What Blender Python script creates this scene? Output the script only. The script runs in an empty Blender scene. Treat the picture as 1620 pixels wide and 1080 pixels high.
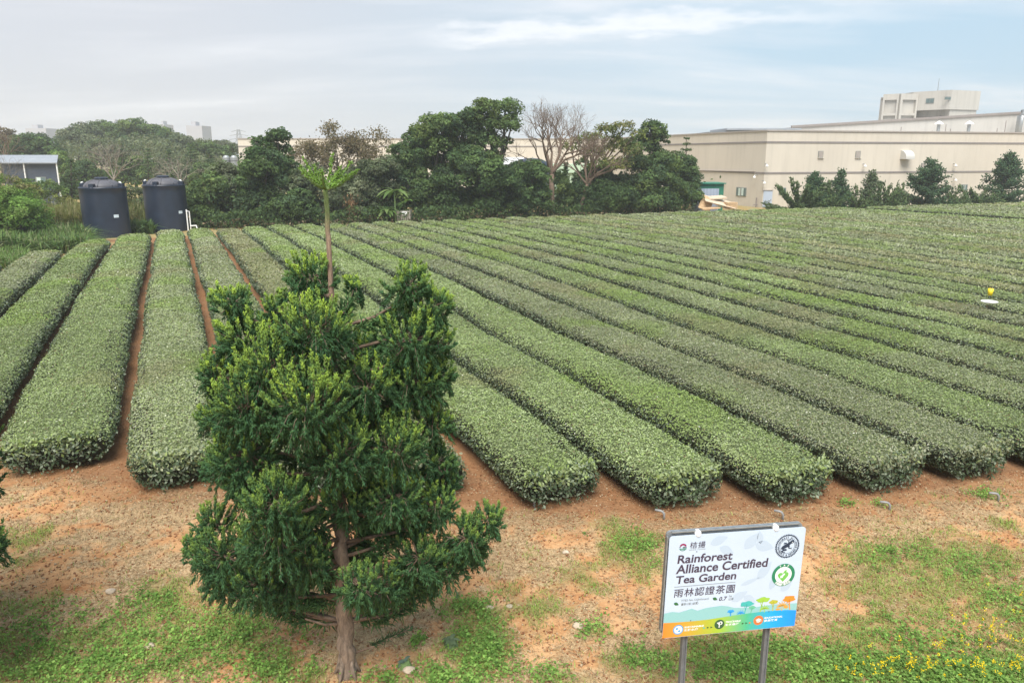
import bpy, math, random
import numpy as np
from mathutils import Vector, Matrix

random.seed(7)
RNG = np.random.default_rng(11)
C = bpy.context.scene.collection
SC = bpy.context.scene
R = math.radians

# ------------------------------------------------------------------ camera, sky, sun, exposure
CAM_H = 6.0
FPX = 1200.0
PITCH = math.atan(295 / 1200.0)
cam_d = bpy.data.cameras.new('camera')
cam_d.sensor_width = 36.0
cam_d.lens = 36.0 * FPX / 1620.0
cam_d.clip_start = 0.1
cam_d.clip_end = 4000
cam = bpy.data.objects.new('camera', cam_d)
C.objects.link(cam)
cam.location = (0, 0, CAM_H)
cam.rotation_euler = (math.pi / 2 - PITCH, 0, 0)
SC.camera = cam

SUN_EL, SUN_AZ = R(57), R(-174)      # azimuth from the view direction (+y), negative = left
SUN_DIR = Vector((math.sin(SUN_AZ) * math.cos(SUN_EL), math.cos(SUN_AZ) * math.cos(SUN_EL), math.sin(SUN_EL)))
sun_d = bpy.data.lights.new('sun', 'SUN')
sun_d.energy = 3.0
sun_d.angle = R(38)
sun_d.color = (1.0, 0.955, 0.88)
sun = bpy.data.objects.new('sun', sun_d)
C.objects.link(sun)
sun.rotation_euler = SUN_DIR.to_track_quat('Z', 'Y').to_euler()

world = bpy.data.worlds.new('World')
SC.world = world
world.use_nodes = True
nt = world.node_tree
nt.nodes.clear()


def nd(nt, t, **kw):
    n = nt.nodes.new(t)
    for k, v in kw.items():
        if k.startswith('i_'):
            key = k[2:]
            n.inputs[int(key) if key.isdigit() else key.replace('_', ' ')].default_value = v
        else:
            setattr(n, k, v)
    return n


def lk(nt, a, b):
    nt.links.new(a, b)


def ramp(nt, fac, stops, interp='LINEAR'):
    n = nt.nodes.new('ShaderNodeValToRGB')
    cr = n.color_ramp
    cr.interpolation = interp
    while len(cr.elements) < len(stops):
        cr.elements.new(0.5)
    for e, (p, c) in zip(cr.elements, stops):
        e.position = p
        e.color = (c[0], c[1], c[2], 1.0) if not isinstance(c, float) else (c, c, c, 1.0)
    lk(nt, fac, n.inputs['Fac'])
    return n


sky = nd(nt, 'ShaderNodeTexSky', sky_type='NISHITA', sun_disc=False, sun_elevation=SUN_EL,
         sun_rotation=SUN_AZ, altitude=50, air_density=1.0, dust_density=2.5, ozone_density=1.5)
bg_sky = nd(nt, 'ShaderNodeBackground')
bg_sky.inputs['Strength'].default_value = 0.085
lk(nt, sky.outputs[0], bg_sky.inputs['Color'])
tc = nd(nt, 'ShaderNodeTexCoord')
sep = nd(nt, 'ShaderNodeSeparateXYZ')
lk(nt, tc.outputs['Generated'], sep.inputs[0])
# overcast veil: whiter towards the left of the view, thinner and bluer to the right, with streaks
zc = nd(nt, 'ShaderNodeMath', operation='ADD')
zc.inputs[1].default_value = 0.12
lk(nt, sep.outputs['Z'], zc.inputs[0])
dx = nd(nt, 'ShaderNodeMath', operation='DIVIDE')
dy = nd(nt, 'ShaderNodeMath', operation='DIVIDE')
lk(nt, sep.outputs['X'], dx.inputs[0]); lk(nt, zc.outputs[0], dx.inputs[1])
lk(nt, sep.outputs['Y'], dy.inputs[0]); lk(nt, zc.outputs[0], dy.inputs[1])
cmb = nd(nt, 'ShaderNodeCombineXYZ')
lk(nt, dx.outputs[0], cmb.inputs[0]); lk(nt, dy.outputs[0], cmb.inputs[1])
mp = nd(nt, 'ShaderNodeMapping')
mp.inputs['Rotation'].default_value = (0, 0, R(-14))
mp.inputs['Scale'].default_value = (0.32, 0.9, 1)
mp.inputs['Location'].default_value = (0.35, 0.2, 0)
lk(nt, cmb.outputs[0], mp.inputs[0])
ns = nd(nt, 'ShaderNodeTexNoise')
ns.inputs['Scale'].default_value = 1.15
ns.inputs['Detail'].default_value = 7
ns.inputs['Roughness'].default_value = 0.56
ns.inputs['Distortion'].default_value = 0.35
lk(nt, mp.outputs[0], ns.inputs['Vector'])
thin = ramp(nt, ns.outputs['Fac'], [(0.44, 0.0), (0.56, 0.40), (0.66, 1.0)])
left = nd(nt, 'ShaderNodeMapRange')
left.inputs['From Min'].default_value = 0.42
left.inputs['From Max'].default_value = -0.45
left.inputs['To Min'].default_value = 0.0
left.inputs['To Max'].default_value = 1.0
left.interpolation_type = 'SMOOTHSTEP'
lk(nt, sep.outputs['X'], left.inputs['Value'])
veilcol = nd(nt, 'ShaderNodeMix', data_type='RGBA')
lk(nt, left.outputs[0], veilcol.inputs['Factor'])
veilcol.inputs['A'].default_value = (0.45, 0.64, 0.79, 1)
veilcol.inputs['B'].default_value = (0.66, 0.68, 0.73, 1)
cl = nd(nt, 'ShaderNodeMix', data_type='RGBA')
cf = nd(nt, 'ShaderNodeMath', operation='MULTIPLY')
cf.inputs[1].default_value = 0.80
lk(nt, thin.outputs[0], cf.inputs[0])
lk(nt, cf.outputs[0], cl.inputs['Factor'])
lk(nt, veilcol.outputs['Result'], cl.inputs['A'])
cl.inputs['B'].default_value = (0.90, 0.91, 0.94, 1)
# one brighter streak of cloud high in the sky, drawn out to the right
def vdot(vec, v):
    n = nd(nt, 'ShaderNodeVectorMath', operation='DOT_PRODUCT'); n.inputs[1].default_value = v
    lk(nt, vec, n.inputs[0]); return n.outputs['Value']


def mth(op, a, b=None, c_=None):
    n = nd(nt, 'ShaderNodeMath', operation=op)
    for i, q in enumerate((a, b, c_)):
        if q is None: continue
        if isinstance(q, (int, float)): n.inputs[i].default_value = q
        else: lk(nt, q, n.inputs[i])
    return n.outputs[0]


def mrange(v, a, b, lo=0.0, hi=1.0):
    n = nd(nt, 'ShaderNodeMapRange', interpolation_type='SMOOTHSTEP')
    for k, q in zip(('From Min', 'From Max', 'To Min', 'To Max'), (a, b, lo, hi)): n.inputs[k].default_value = q
    lk(nt, v, n.inputs['Value']); return n.outputs[0]


ns2 = nd(nt, 'ShaderNodeTexNoise'); ns2.inputs['Scale'].default_value = 2.6; ns2.inputs['Detail'].default_value = 6; ns2.inputs['Roughness'].default_value = .6
lk(nt, cmb.outputs[0], ns2.inputs['Vector'])
pd = mth('ADD', vdot(cmb.outputs[0], (.28, .96, 0)), -.342 * -.28 * -1 - 3.66 * .96)
pd = mth('ADD', pd, mth('MULTIPLY_ADD', ns2.outputs['Fac'], .9, -.45))
sd_ = mth('ADD', vdot(cmb.outputs[0], (.96, -.28, 0)), .342 * .96 + 3.66 * .28)
streak = mth('MULTIPLY', mrange(mth('ABSOLUTE', pd), 0.0, .22, 1.0, 0.0), mth('MULTIPLY', mrange(sd_, -.25, .15), mrange(sd_, 1.0, 2.2, 1.0, 0.0)))
cl2 = nd(nt, 'ShaderNodeMix', data_type='RGBA')
lk(nt, mth('MULTIPLY', streak, .75), cl2.inputs['Factor']); lk(nt, cl.outputs['Result'], cl2.inputs['A'])
cl2.inputs['B'].default_value = (1.02, 1.02, 1.04, 1)
cl = cl2
bg_cl = nd(nt, 'ShaderNodeBackground')
bg_cl.inputs['Strength'].default_value = 0.56
lk(nt, cl.outputs['Result'], bg_cl.inputs['Color'])
mxs = nd(nt, 'ShaderNodeMixShader')
mxs.inputs[0].default_value = 0.88
lk(nt, bg_sky.outputs[0], mxs.inputs[1]); lk(nt, bg_cl.outputs[0], mxs.inputs[2])
wo = nd(nt, 'ShaderNodeOutputWorld')
lk(nt, mxs.outputs[0], wo.inputs['Surface'])

SC.view_settings.view_transform = 'Standard'
SC.view_settings.look = 'None'
SC.view_settings.gamma = 1.0
SC.view_settings.use_curve_mapping = False
SC.view_settings.exposure = 1.02
SC.render.engine = 'CYCLES'
SC.cycles.max_bounces = 6
SC.cycles.transparent_max_bounces = 6
SC.cycles.volume_bounces = 1
SC.cycles.use_denoising = True

# ------------------------------------------------------------------ picture -> world helpers
CP, SP = math.cos(PITCH), math.sin(PITCH)


def ray(px, py):
    cx = (px - 810) / FPX
    cz = -(py - 540) / FPX
    return np.array([cx, CP + cz * SP, -SP + cz * CP])


def on_y(px, py, Y):
    d = ray(px, py)
    return np.array([0, 0, CAM_H]) + d * (Y / d[1])


def on_z(px, py, z):
    d = ray(px, py)
    return np.array([0, 0, CAM_H]) + d * ((z - CAM_H) / d[2])


def on_wall(px, py, P0, P1):
    """point of the vertical plane through the plan points P0, P1"""
    n = np.array([P1[1] - P0[1], -(P1[0] - P0[0])])
    d = ray(px, py)
    t = (n @ np.array(P0[:2])) / (n @ d[:2])
    return np.array([0, 0, CAM_H]) + d * t


def mpp(Y):
    return Y / (FPX * CP) * 1.0     # rough metres per photo pixel at plan distance Y


# ------------------------------------------------------------------ noise
_PERM = RNG.random((257, 257)).astype(np.float32)


def vnoise(x, y):
    x = np.asarray(x, float); y = np.asarray(y, float)
    xi = np.floor(x).astype(int); yi = np.floor(y).astype(int)
    fx = x - xi; fy = y - yi
    fx = fx * fx * (3 - 2 * fx); fy = fy * fy * (3 - 2 * fy)
    a = _PERM[xi % 256, yi % 256]; b = _PERM[(xi + 1) % 256, yi % 256]
    c = _PERM[xi % 256, (yi + 1) % 256]; d = _PERM[(xi + 1) % 256, (yi + 1) % 256]
    return (a * (1 - fx) + b * fx) * (1 - fy) + (c * (1 - fx) + d * fx) * fy


def fbm(x, y, s=1.0, o=4):
    r = 0; a = 0.5; t = 0
    for i in range(o):
        r = r + a * vnoise(x * s + 17.3 * i, y * s + 9.1 * i); t += a
        a *= 0.5; s *= 2.03
    return r / t


def sstep(a, b, x):
    t = np.clip((np.asarray(x, float) - a) / (b - a), 0, 1)
    return t * t * (3 - 2 * t)


# ------------------------------------------------------------------ terrain
TH = R(-23.85)
UX, UY = math.sin(TH), math.cos(TH)
VX, VY = math.cos(TH), -math.sin(TH)
_uu = np.linspace(-60, 160, 881)
_zz = np.interp(_uu, [-60, 8, 10, 13, 18, 25, 30, 38, 47, 56, 62, 70, 160],
                [0, 0, .03, .17, .27, .38, .46, .42, .36, .17, .06, 0, 0])
_k = np.exp(-0.5 * (np.arange(-24, 25) / 7.0) ** 2); _k /= _k.sum()
_zz = np.convolve(np.pad(_zz, 24, mode='edge'), _k, 'valid')


def uv(x, y):
    return np.asarray(x) * UX + np.asarray(y) * UY, np.asarray(x) * VX + np.asarray(y) * VY


def xy(u, v):
    return u * UX + v * VX, u * UY + v * VY


def gz(x, y):
    u, v = uv(x, y)
    amp = np.interp(v, [-12, -2, 5, 12, 20, 30, 60], [0.55, .9, 1.15, .95, .75, .55, .5])
    z = np.interp(u, _uu, _zz) * amp
    x = np.asarray(x, float); y = np.asarray(y, float)
    z = z + 3.2 * np.exp(-(((x + 75) / 55) ** 2 + ((y - 185) / 50) ** 2))
    return z


# ------------------------------------------------------------------ object helpers
def tag(o, label=None, cat=None, group=None, kind=None):
    if label: o['label'] = label
    if cat: o['category'] = cat
    if group: o['group'] = group
    if kind: o['kind'] = kind
    return o


def thing(name, label, cat, loc=(0, 0, 0), group=None, rz=0.0):
    o = bpy.data.objects.new(name, None)
    o.empty_display_size = 0.2
    C.objects.link(o)
    o.location = loc
    o.rotation_euler = (0, 0, rz)
    return tag(o, label, cat, group)


def put(name, me, mat, parent=None, world_space=True):
    mats = mat if isinstance(mat, (list, tuple)) else [mat]
    for m in mats:
        me.materials.append(m)
    o = bpy.data.objects.new(name, me)
    C.objects.link(o)
    if parent is not None:
        o.parent = parent
        if world_space:
            loc, rz = Vector((0, 0, 0)), 0.0
            q = parent
            M = Matrix.Identity(4)
            while q is not None:
                M = (Matrix.Translation(q.location) @ Matrix.Rotation(q.rotation_euler[2], 4, 'Z')) @ M
                q = q.parent
            me.transform(M.inverted())
    return o


class MB:
    def __init__(self):
        self.v = []; self.f = []; self.mi = []

    def quad(self, a, b, c, d, mi=0):
        n = len(self.v)
        self.v += [tuple(a), tuple(b), tuple(c), tuple(d)]
        self.f.append((n, n + 1, n + 2, n + 3)); self.mi.append(mi)

    def poly(self, pts, mi=0):
        n = len(self.v)
        self.v += [tuple(p) for p in pts]
        self.f.append(tuple(range(n, n + len(pts)))); self.mi.append(mi)

    def prism(self, pts, dvec, mi=0):
        """closed prism: planar outline pts (counter-clockwise seen from -dvec) pushed along dvec"""
        d = np.array(dvec, float)
        P = [np.array(p, float) for p in pts]
        n = len(self.v); k = len(P)
        self.v += [tuple(p) for p in P] + [tuple(p + d) for p in P]
        self.f.append(tuple(range(n, n + k))); self.mi.append(mi)
        self.f.append(tuple(range(n + 2 * k - 1, n + k - 1, -1))); self.mi.append(mi)
        for i in range(k):
            j = (i + 1) % k
            self.f.append((n + j, n + i, n + k + i, n + k + j)); self.mi.append(mi)

    def box(self, c, s, ax=None, mi=0):
        """centre c, full sizes s, axes rows ax"""
        c = np.array(c, float)
        A = np.eye(3) if ax is None else np.array(ax, float)
        h = [A[i] * s[i] / 2 for i in range(3)]
        p = [c - h[0] - h[1] - h[2], c + h[0] - h[1] - h[2], c + h[0] + h[1] - h[2], c - h[0] + h[1] - h[2]]
        self.prism(p[::-1], 2 * h[2], mi)

    def tube(self, pts, rad, n=8, mi=0, caps=True):
        pts = [np.array(p, float) for p in pts]
        if np.isscalar(rad): rad = [rad] * len(pts)
        base = len(self.v)
        up = np.array([0.31, 0.17, 0.93])
        for i, p in enumerate(pts):
            t = pts[min(i + 1, len(pts) - 1)] - pts[max(i - 1, 0)]
            t = t / (np.linalg.norm(t) + 1e-9)
            a = np.cross(t, up if abs(t @ up) < .95 else np.array([1.0, 0, 0])); a /= np.linalg.norm(a) + 1e-9
            b = np.cross(t, a)
            for k in range(n):
                w = 2 * math.pi * k / n
                self.v.append(tuple(p + rad[i] * (a * math.cos(w) + b * math.sin(w))))
        for i in range(len(pts) - 1):
            for k in range(n):
                q = (k + 1) % n
                self.f.append((base + i * n + k, base + i * n + q, base + (i + 1) * n + q, base + (i + 1) * n + k)); self.mi.append(mi)
        if caps:
            self.f.append(tuple(base + k for k in range(n))[::-1]); self.mi.append(mi)
            self.f.append(tuple(base + (len(pts) - 1) * n + k for k in range(n))); self.mi.append(mi)

    def lathe(self, c, prof, n=40, mi=0):
        base = len(self.v)
        for (r, z) in prof:
            for k in range(n):
                w = 2 * math.pi * k / n
                self.v.append((c[0] + r * math.cos(w), c[1] + r * math.sin(w), c[2] + z))
        for i in range(len(prof) - 1):
            for k in range(n):
                q = (k + 1) % n
                self.f.append((base + i * n + k, base + i * n + q, base + (i + 1) * n + q, base + (i + 1) * n + k)); self.mi.append(mi)

    def mesh(self, name, smooth=False):
        me = bpy.data.meshes.new(name)
        me.from_pydata(self.v, [], self.f)
        me.polygons.foreach_set('material_index', self.mi)
        if smooth:
            me.polygons.foreach_set('use_smooth', [True] * len(self.f))
        me.update()
        return me

    def build(self, name, mat, parent=None, smooth=False):
        return put(name, self.mesh(name, smooth), mat, parent)


def mesh_np(name, parts):
    """parts: list of (verts (n,3), faces (m,k) int, col (m,3) or None, material index) -> one mesh, face colours in 'Col'"""
    V = np.concatenate([p[0] for p in parts]).astype(np.float32)
    offs = np.cumsum([0] + [len(p[0]) for p in parts])
    idx = np.concatenate([(p[1] + offs[i]).ravel() for i, p in enumerate(parts)]).astype(np.int32)
    cnt = np.concatenate([np.full(len(p[1]), p[1].shape[1]) for p in parts]).astype(np.int32)
    start = np.concatenate([[0], np.cumsum(cnt)[:-1]]).astype(np.int32)
    me = bpy.data.meshes.new(name)
    me.vertices.add(len(V)); me.vertices.foreach_set('co', V.ravel())
    me.loops.add(len(idx)); me.loops.foreach_set('vertex_index', idx)
    me.polygons.add(len(cnt)); me.polygons.foreach_set('loop_start', start)
    me.polygons.foreach_set('material_index', np.concatenate([np.full(len(p[1]), p[3]) for p in parts]).astype(np.int32))
    at = me.attributes.new('Col', 'FLOAT_COLOR', 'FACE')
    col = np.concatenate([np.c_[p[2], np.ones(len(p[1]))] if p[2] is not None else np.tile([.1, .1, .1, 1.], (len(p[1]), 1)) for p in parts])
    at.data.foreach_set('color', col.astype(np.float32).ravel())
    me.update(calc_edges=True)
    return me


def unit(a):
    return a / (np.linalg.norm(a, axis=-1, keepdims=True) + 1e-9)


def diamonds(P, N, L, W, axis=None, fold=0.0):
    """leaf quads: centres, normals, lengths, widths"""
    n = len(P)
    if axis is None:
        axis = RNG.normal(size=(n, 3))
    A = unit(axis - N * np.sum(axis * N, 1, keepdims=True))
    B = np.cross(N, A)
    L = np.broadcast_to(L, (n,))[:, None]; W = np.broadcast_to(W, (n,))[:, None]
    V = np.stack([P - A * L / 2, P + B * W / 2 - A * L * .06 + N * fold, P + A * L / 2, P - B * W / 2 - A * L * .06 + N * fold], 1)
    return V.reshape(-1, 3), np.arange(4 * n).reshape(n, 4)


def sprigs(P, D, L, W):
    """slim three-sided spindles from P along D"""
    n = len(P)
    D = unit(D)
    t = RNG.normal(size=(n, 3))
    A = unit(t - D * np.sum(t * D, 1, keepdims=True)); B = np.cross(D, A)
    L = np.broadcast_to(L, (n,))[:, None]; W = np.broadcast_to(W, (n,))[:, None]
    ring = []
    for k in range(3):
        w = 2 * math.pi * k / 3
        ring.append(P + D * L * .42 + (A * math.cos(w) + B * math.sin(w)) * W / 2)
    V = np.stack([P] + ring + [P + D * L], 1).reshape(-1, 3)
    b = (np.arange(n) * 5)[:, None]
    T = np.concatenate([b + np.array([[0, 2, 1]]), b + np.array([[0, 3, 2]]), b + np.array([[0, 1, 3]]),
                        b + np.array([[1, 2, 4]]), b + np.array([[2, 3, 4]]), b + np.array([[3, 1, 4]])], 1).reshape(-1, 3)
    return V, T      # 6 triangles per sprig, in order


# ------------------------------------------------------------------ materials
def new_mat(name):
    m = bpy.data.materials.new(name)
    m.use_nodes = True
    nt = m.node_tree
    b = nt.nodes['Principled BSDF']
    return m, nt, b


def plain(name, col, rough=0.7, metal=0.0, noise=0.12, scale=3.0, spec=0.5, bump=0.0):
    m, nt, b = new_mat(name)
    b.inputs['Roughness'].default_value = rough
    b.inputs['Metallic'].default_value = metal
    b.inputs['Specular IOR Level'].default_value = spec
    t = nd(nt, 'ShaderNodeTexCoord')
    n = nd(nt, 'ShaderNodeTexNoise')
    n.inputs['Scale'].default_value = scale
    n.inputs['Detail'].default_value = 6
    n.inputs['Roughness'].default_value = 0.62
    lk(nt, t.outputs['Object'], n.inputs['Vector'])
    lo = [max(0, c * (1 - noise)) for c in col]; hi = [min(1, c * (1 + noise)) for c in col]
    r = ramp(nt, n.outputs['Fac'], [(0.3, lo), (0.7, hi)])
    lk(nt, r.outputs[0], b.inputs['Base Color'])
    if bump:
        bp = nd(nt, 'ShaderNodeBump')
        bp.inputs['Strength'].default_value = bump
        bp.inputs['Distance'].default_value = 0.02
        lk(nt, n.outputs['Fac'], bp.inputs['Height'])
        lk(nt, bp.outputs[0], b.inputs['Normal'])
    return m


def leaf_mat(name, rough=0.5, trans=0.22, spec=0.4, tint=(1.25, 1.3, 0.7)):
    m, nt, b = new_mat(name)
    a = nd(nt, 'ShaderNodeAttribute', attribute_name='Col')
    b.inputs['Roughness'].default_value = rough
    b.inputs['Specular IOR Level'].default_value = spec
    lk(nt, a.outputs['Color'], b.inputs['Base Color'])
    tr = nd(nt, 'ShaderNodeBsdfTranslucent')
    mu = nd(nt, 'ShaderNodeMix', data_type='RGBA', blend_type='MULTIPLY')
    mu.inputs['Factor'].default_value = 1.0
    lk(nt, a.outputs['Color'], mu.inputs['A'])
    mu.inputs['B'].default_value = (*tint, 1)
    lk(nt, mu.outputs['Result'], tr.inputs['Color'])
    mx = nd(nt, 'ShaderNodeMixShader')
    mx.inputs[0].default_value = trans
    lk(nt, b.outputs[0], mx.inputs[1]); lk(nt, tr.outputs[0], mx.inputs[2])
    lk(nt, mx.outputs[0], nt.nodes['Material Output'].inputs['Surface'])
    return m


M = {}
M['leaf'] = leaf_mat('foliage', rough=0.75, trans=0.38, spec=0.15)
M['tea'] = leaf_mat('tea_leaf', rough=0.6, trans=0.22, spec=0.3)
M['needle'] = leaf_mat('needle', rough=0.6, trans=0.25, spec=0.3)
M['blade'] = leaf_mat('grass_blade', rough=0.6, trans=0.25, spec=0.25)
M['twig'] = plain('twig_core', (0.035, 0.042, 0.02), 0.9, noise=.4, scale=9)
M['bark'] = plain('bark_brown', (0.17, 0.12, 0.085), 0.9, noise=.5, scale=14, bump=.8)
M['bark_grey'] = plain('bark_grey', (0.23, 0.20, 0.165), 0.9, noise=.35, scale=8)
M['bark_dark'] = plain('bark_dark', (0.09, 0.075, 0.055), 0.9, noise=.4, scale=8)
M['steel'] = plain('galvanised_steel', (0.34, 0.36, 0.37), 0.45, 0.6, noise=.18, scale=20)
M['steel_dark'] = plain('grey_metal', (0.16, 0.175, 0.19), 0.5, 0.3, noise=.15, scale=14)
M['white_plastic'] = plain('white_plastic', (0.78, 0.78, 0.77), 0.4, noise=.04)
M['grey_plastic'] = plain('grey_plastic', (0.24, 0.24, 0.24), 0.5, noise=.1)
M['yellow'] = plain('yellow_plastic', (0.85, 0.62, 0.02), 0.45, noise=.04)
M['wood'] = plain('raw_plywood', (0.55, 0.45, 0.34), 0.75, noise=.16, scale=4)
M['wood_end'] = plain('plywood_edge', (0.52, 0.36, 0.21), 0.8, noise=.2, scale=6)
M['oldwood'] = plain('weathered_wood', (0.34, 0.31, 0.26), 0.9, noise=.3, scale=7)
M['glass'] = plain('window_glass', (0.10, 0.15, 0.15), 0.12, noise=.25, scale=2)
M['curtain'] = plain('pale_curtain', (0.50, 0.60, 0.56), 0.8, noise=.1)
M['frame_grey'] = plain('window_frame', (0.22, 0.23, 0.21), 0.5)
M['door'] = plain('pale_blue_paint', (0.42, 0.48, 0.58), 0.5, noise=.06)
M['green_sheet'] = plain('green_sheet_metal', (0.02, 0.17, 0.11), 0.5, noise=.2, scale=2)
M['pale_green'] = plain('pale_green_roof', (0.45, 0.58, 0.42), 0.6, noise=.1)
M['tower_far'] = plain('far_concrete', (0.40, 0.40, 0.43), 0.8, noise=.06)
M['stone'] = plain('pale_stone', (0.44, 0.36, 0.27), 0.85, noise=.25, scale=18)
M['trim'] = plain('grey_brown_trim', (0.34, 0.30, 0.27), 0.7, noise=.1)
M['trim_dark'] = plain('dark_flashing', (0.23, 0.205, 0.195), 0.6, noise=.1)
M['concrete'] = plain('grey_render', (0.52, 0.51, 0.48), 0.85, noise=.07, scale=.5)


def wall_mat(name, col, streak=0.10):
    m, nt, b = new_mat(name)
    b.inputs['Roughness'].default_value = 0.85
    t = nd(nt, 'ShaderNodeTexCoord')
    n1 = nd(nt, 'ShaderNodeTexNoise')
    n1.inputs['Scale'].default_value = 0.16; n1.inputs['Detail'].default_value = 5
    lk(nt, t.outputs['Object'], n1.inputs['Vector'])
    mp = nd(nt, 'ShaderNodeMapping'); mp.inputs['Scale'].default_value = (1.1, 1.1, 0.09)
    lk(nt, t.outputs['Object'], mp.inputs[0])
    n2 = nd(nt, 'ShaderNodeTexNoise')
    n2.inputs['Scale'].default_value = 1.6; n2.inputs['Detail'].default_value = 6; n2.inputs['Roughness'].default_value = .7
    lk(nt, mp.outputs[0], n2.inputs['Vector'])
    r1 = ramp(nt, n1.outputs['Fac'], [(0.3, [c * .93 for c in col]), (0.7, [c * 1.05 for c in col])])
    r2 = ramp(nt, n2.outputs['Fac'], [(0.30, 1 - streak * 1.6), (0.52, 1.0)])
    mu = nd(nt, 'ShaderNodeMix', data_type='RGBA', blend_type='MULTIPLY'); mu.inputs['Factor'].default_value = 1
    lk(nt, r1.outputs[0], mu.inputs['A']); lk(nt, r2.outputs[0], mu.inputs['B'])
    lk(nt, mu.outputs['Result'], b.inputs['Base Color'])
    return m


M['cream'] = wall_mat('cream_render', (0.585, 0.53, 0.45), .06)
M['grey_wall'] = wall_mat('pale_grey_render', (0.43, 0.42, 0.40), .08)
M['tower_wall'] = wall_mat('tower_render', (0.44, 0.42, 0.38), .12)


def ribbed(name, col, col2, scale, axis=0, rough=.5, metal=.3):
    m, nt, b = new_mat(name)
    b.inputs['Roughness'].default_value = rough; b.inputs['Metallic'].default_value = metal
    t = nd(nt, 'ShaderNodeTexCoord')
    w = nd(nt, 'ShaderNodeTexWave', wave_type='BANDS', bands_direction='XYZ'[axis], wave_profile='SIN')
    w.inputs['Scale'].default_value = scale
    w.inputs['Distortion'].default_value = 0.0
    lk(nt, t.outputs['Object'], w.inputs['Vector'])
    bp = nd(nt, 'ShaderNodeBump'); bp.inputs['Strength'].default_value = .6; bp.inputs['Distance'].default_value = .04
    lk(nt, w.outputs['Fac'], bp.inputs['Height']); lk(nt, bp.outputs[0], b.inputs['Normal'])
    n = nd(nt, 'ShaderNodeTexNoise'); n.inputs['Scale'].default_value = .8; n.inputs['Detail'].default_value = 5
    lk(nt, t.outputs['Object'], n.inputs['Vector'])
    r = ramp(nt, n.outputs['Fac'], [(.3, col), (.7, col2)])
    lk(nt, r.outputs[0], b.inputs['Base Color'])
    return m


M['shed_wall'] = ribbed('shed_wall_cladding', (0.075, 0.095, 0.13), (0.095, 0.115, 0.15), 6, 0)
M['shed_roof'] = ribbed('shed_roof_sheet', (0.30, 0.33, 0.37), (0.36, 0.39, 0.43), 4, 0, .45, .2)
M['blue_sheet'] = ribbed('pale_blue_sheet', (0.40, 0.46, 0.58), (0.48, 0.54, 0.64), 3.5, 0)

# ------------------------------------------------------------------ ground: one sheet with soil, dry grass and green patches
def patch(px, py, rx, ry, s=1.0):
    c = on_z(px, py, 0); a = on_z(px + rx, py, 0); b = on_z(px, py - ry, 0); b2 = on_z(px, py + ry, 0)
    return (c[0], c[1], abs(a[0] - c[0]), abs(b[1] - b2[1]) / 2, s)


GREEN = [patch(*p) for p in [
    (120, 1055, 170, 60, .95), (330, 1010, 150, 60, .85), (60, 960, 60, 30, .6), (250, 930, 70, 30, .55), (440, 1060, 80, 40, .8),
    (760, 1030, 55, 75, 1.1), (740, 970, 60, 25, .7), (690, 1075, 60, 30, .8), (870, 960, 90, 25, .6), (930, 915, 60, 30, .5), (960, 990, 60, 25, .4),
    (1010, 870, 70, 45, .95), (985, 845, 40, 25, .8), (900, 1075, 70, 25, .6), (1000, 1055, 70, 30, .7), (1150, 1050, 150, 50, .9),
    (1330, 1040, 120, 60, .9), (1560, 1060, 190, 60, 1.1), (1420, 880, 90, 40, .9), (1540, 890, 120, 60, .95), (1600, 960, 110, 70, .8),
    (1440, 950, 140, 40, .75), (1330, 940, 60, 40, .5), (1340, 850, 60, 16, .6), (1600, 840, 60, 25, .8), (1420, 825, 60, 14, .55), (1370, 990, 110, 35, .8),
    (160, 815, 60, 18, .35), (60, 860, 90, 22, .4), (300, 880, 60, 20, .4), (880, 850, 40, 16, .4), (860, 880, 35, 14, .4), (30, 905, 70, 22, .5),
    (180, 765, 40, 12, .3), (730, 830, 30, 14, .3), (1280, 1000, 60, 20, .6), (1520, 800, 40, 12, .5), (1450, 800, 30, 10, .4)]]
BARE = [patch(*p) for p in [
    (600, 940, 80, 60, .9), (850, 985, 80, 25, .8), (830, 1030, 70, 30, .7), (80, 760, 90, 25, .6), (1300, 850, 60, 25, .7), (1250, 900, 60, 40, .4), (1000, 800, 120, 10, .7),
    (1330, 795, 80, 14, .8), (1480, 790, 90, 10, .7), (200, 850, 60, 20, .5), (140, 930, 90, 18, .5), (640, 1040, 50, 30, .8), (1290, 820, 90, 14, .5), (800, 910, 80, 20, .5), (1060, 1010, 40, 30, .7)]]


def blobs(x, y, L):
    r = np.zeros_like(x)
    for (cx, cy, rx, ry, s) in L:
        r = np.maximum(r, s * np.exp(-0.5 * (((x - cx) / rx) ** 2 + ((y - cy) / ry) ** 2) * 1.6))
    return r


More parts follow.
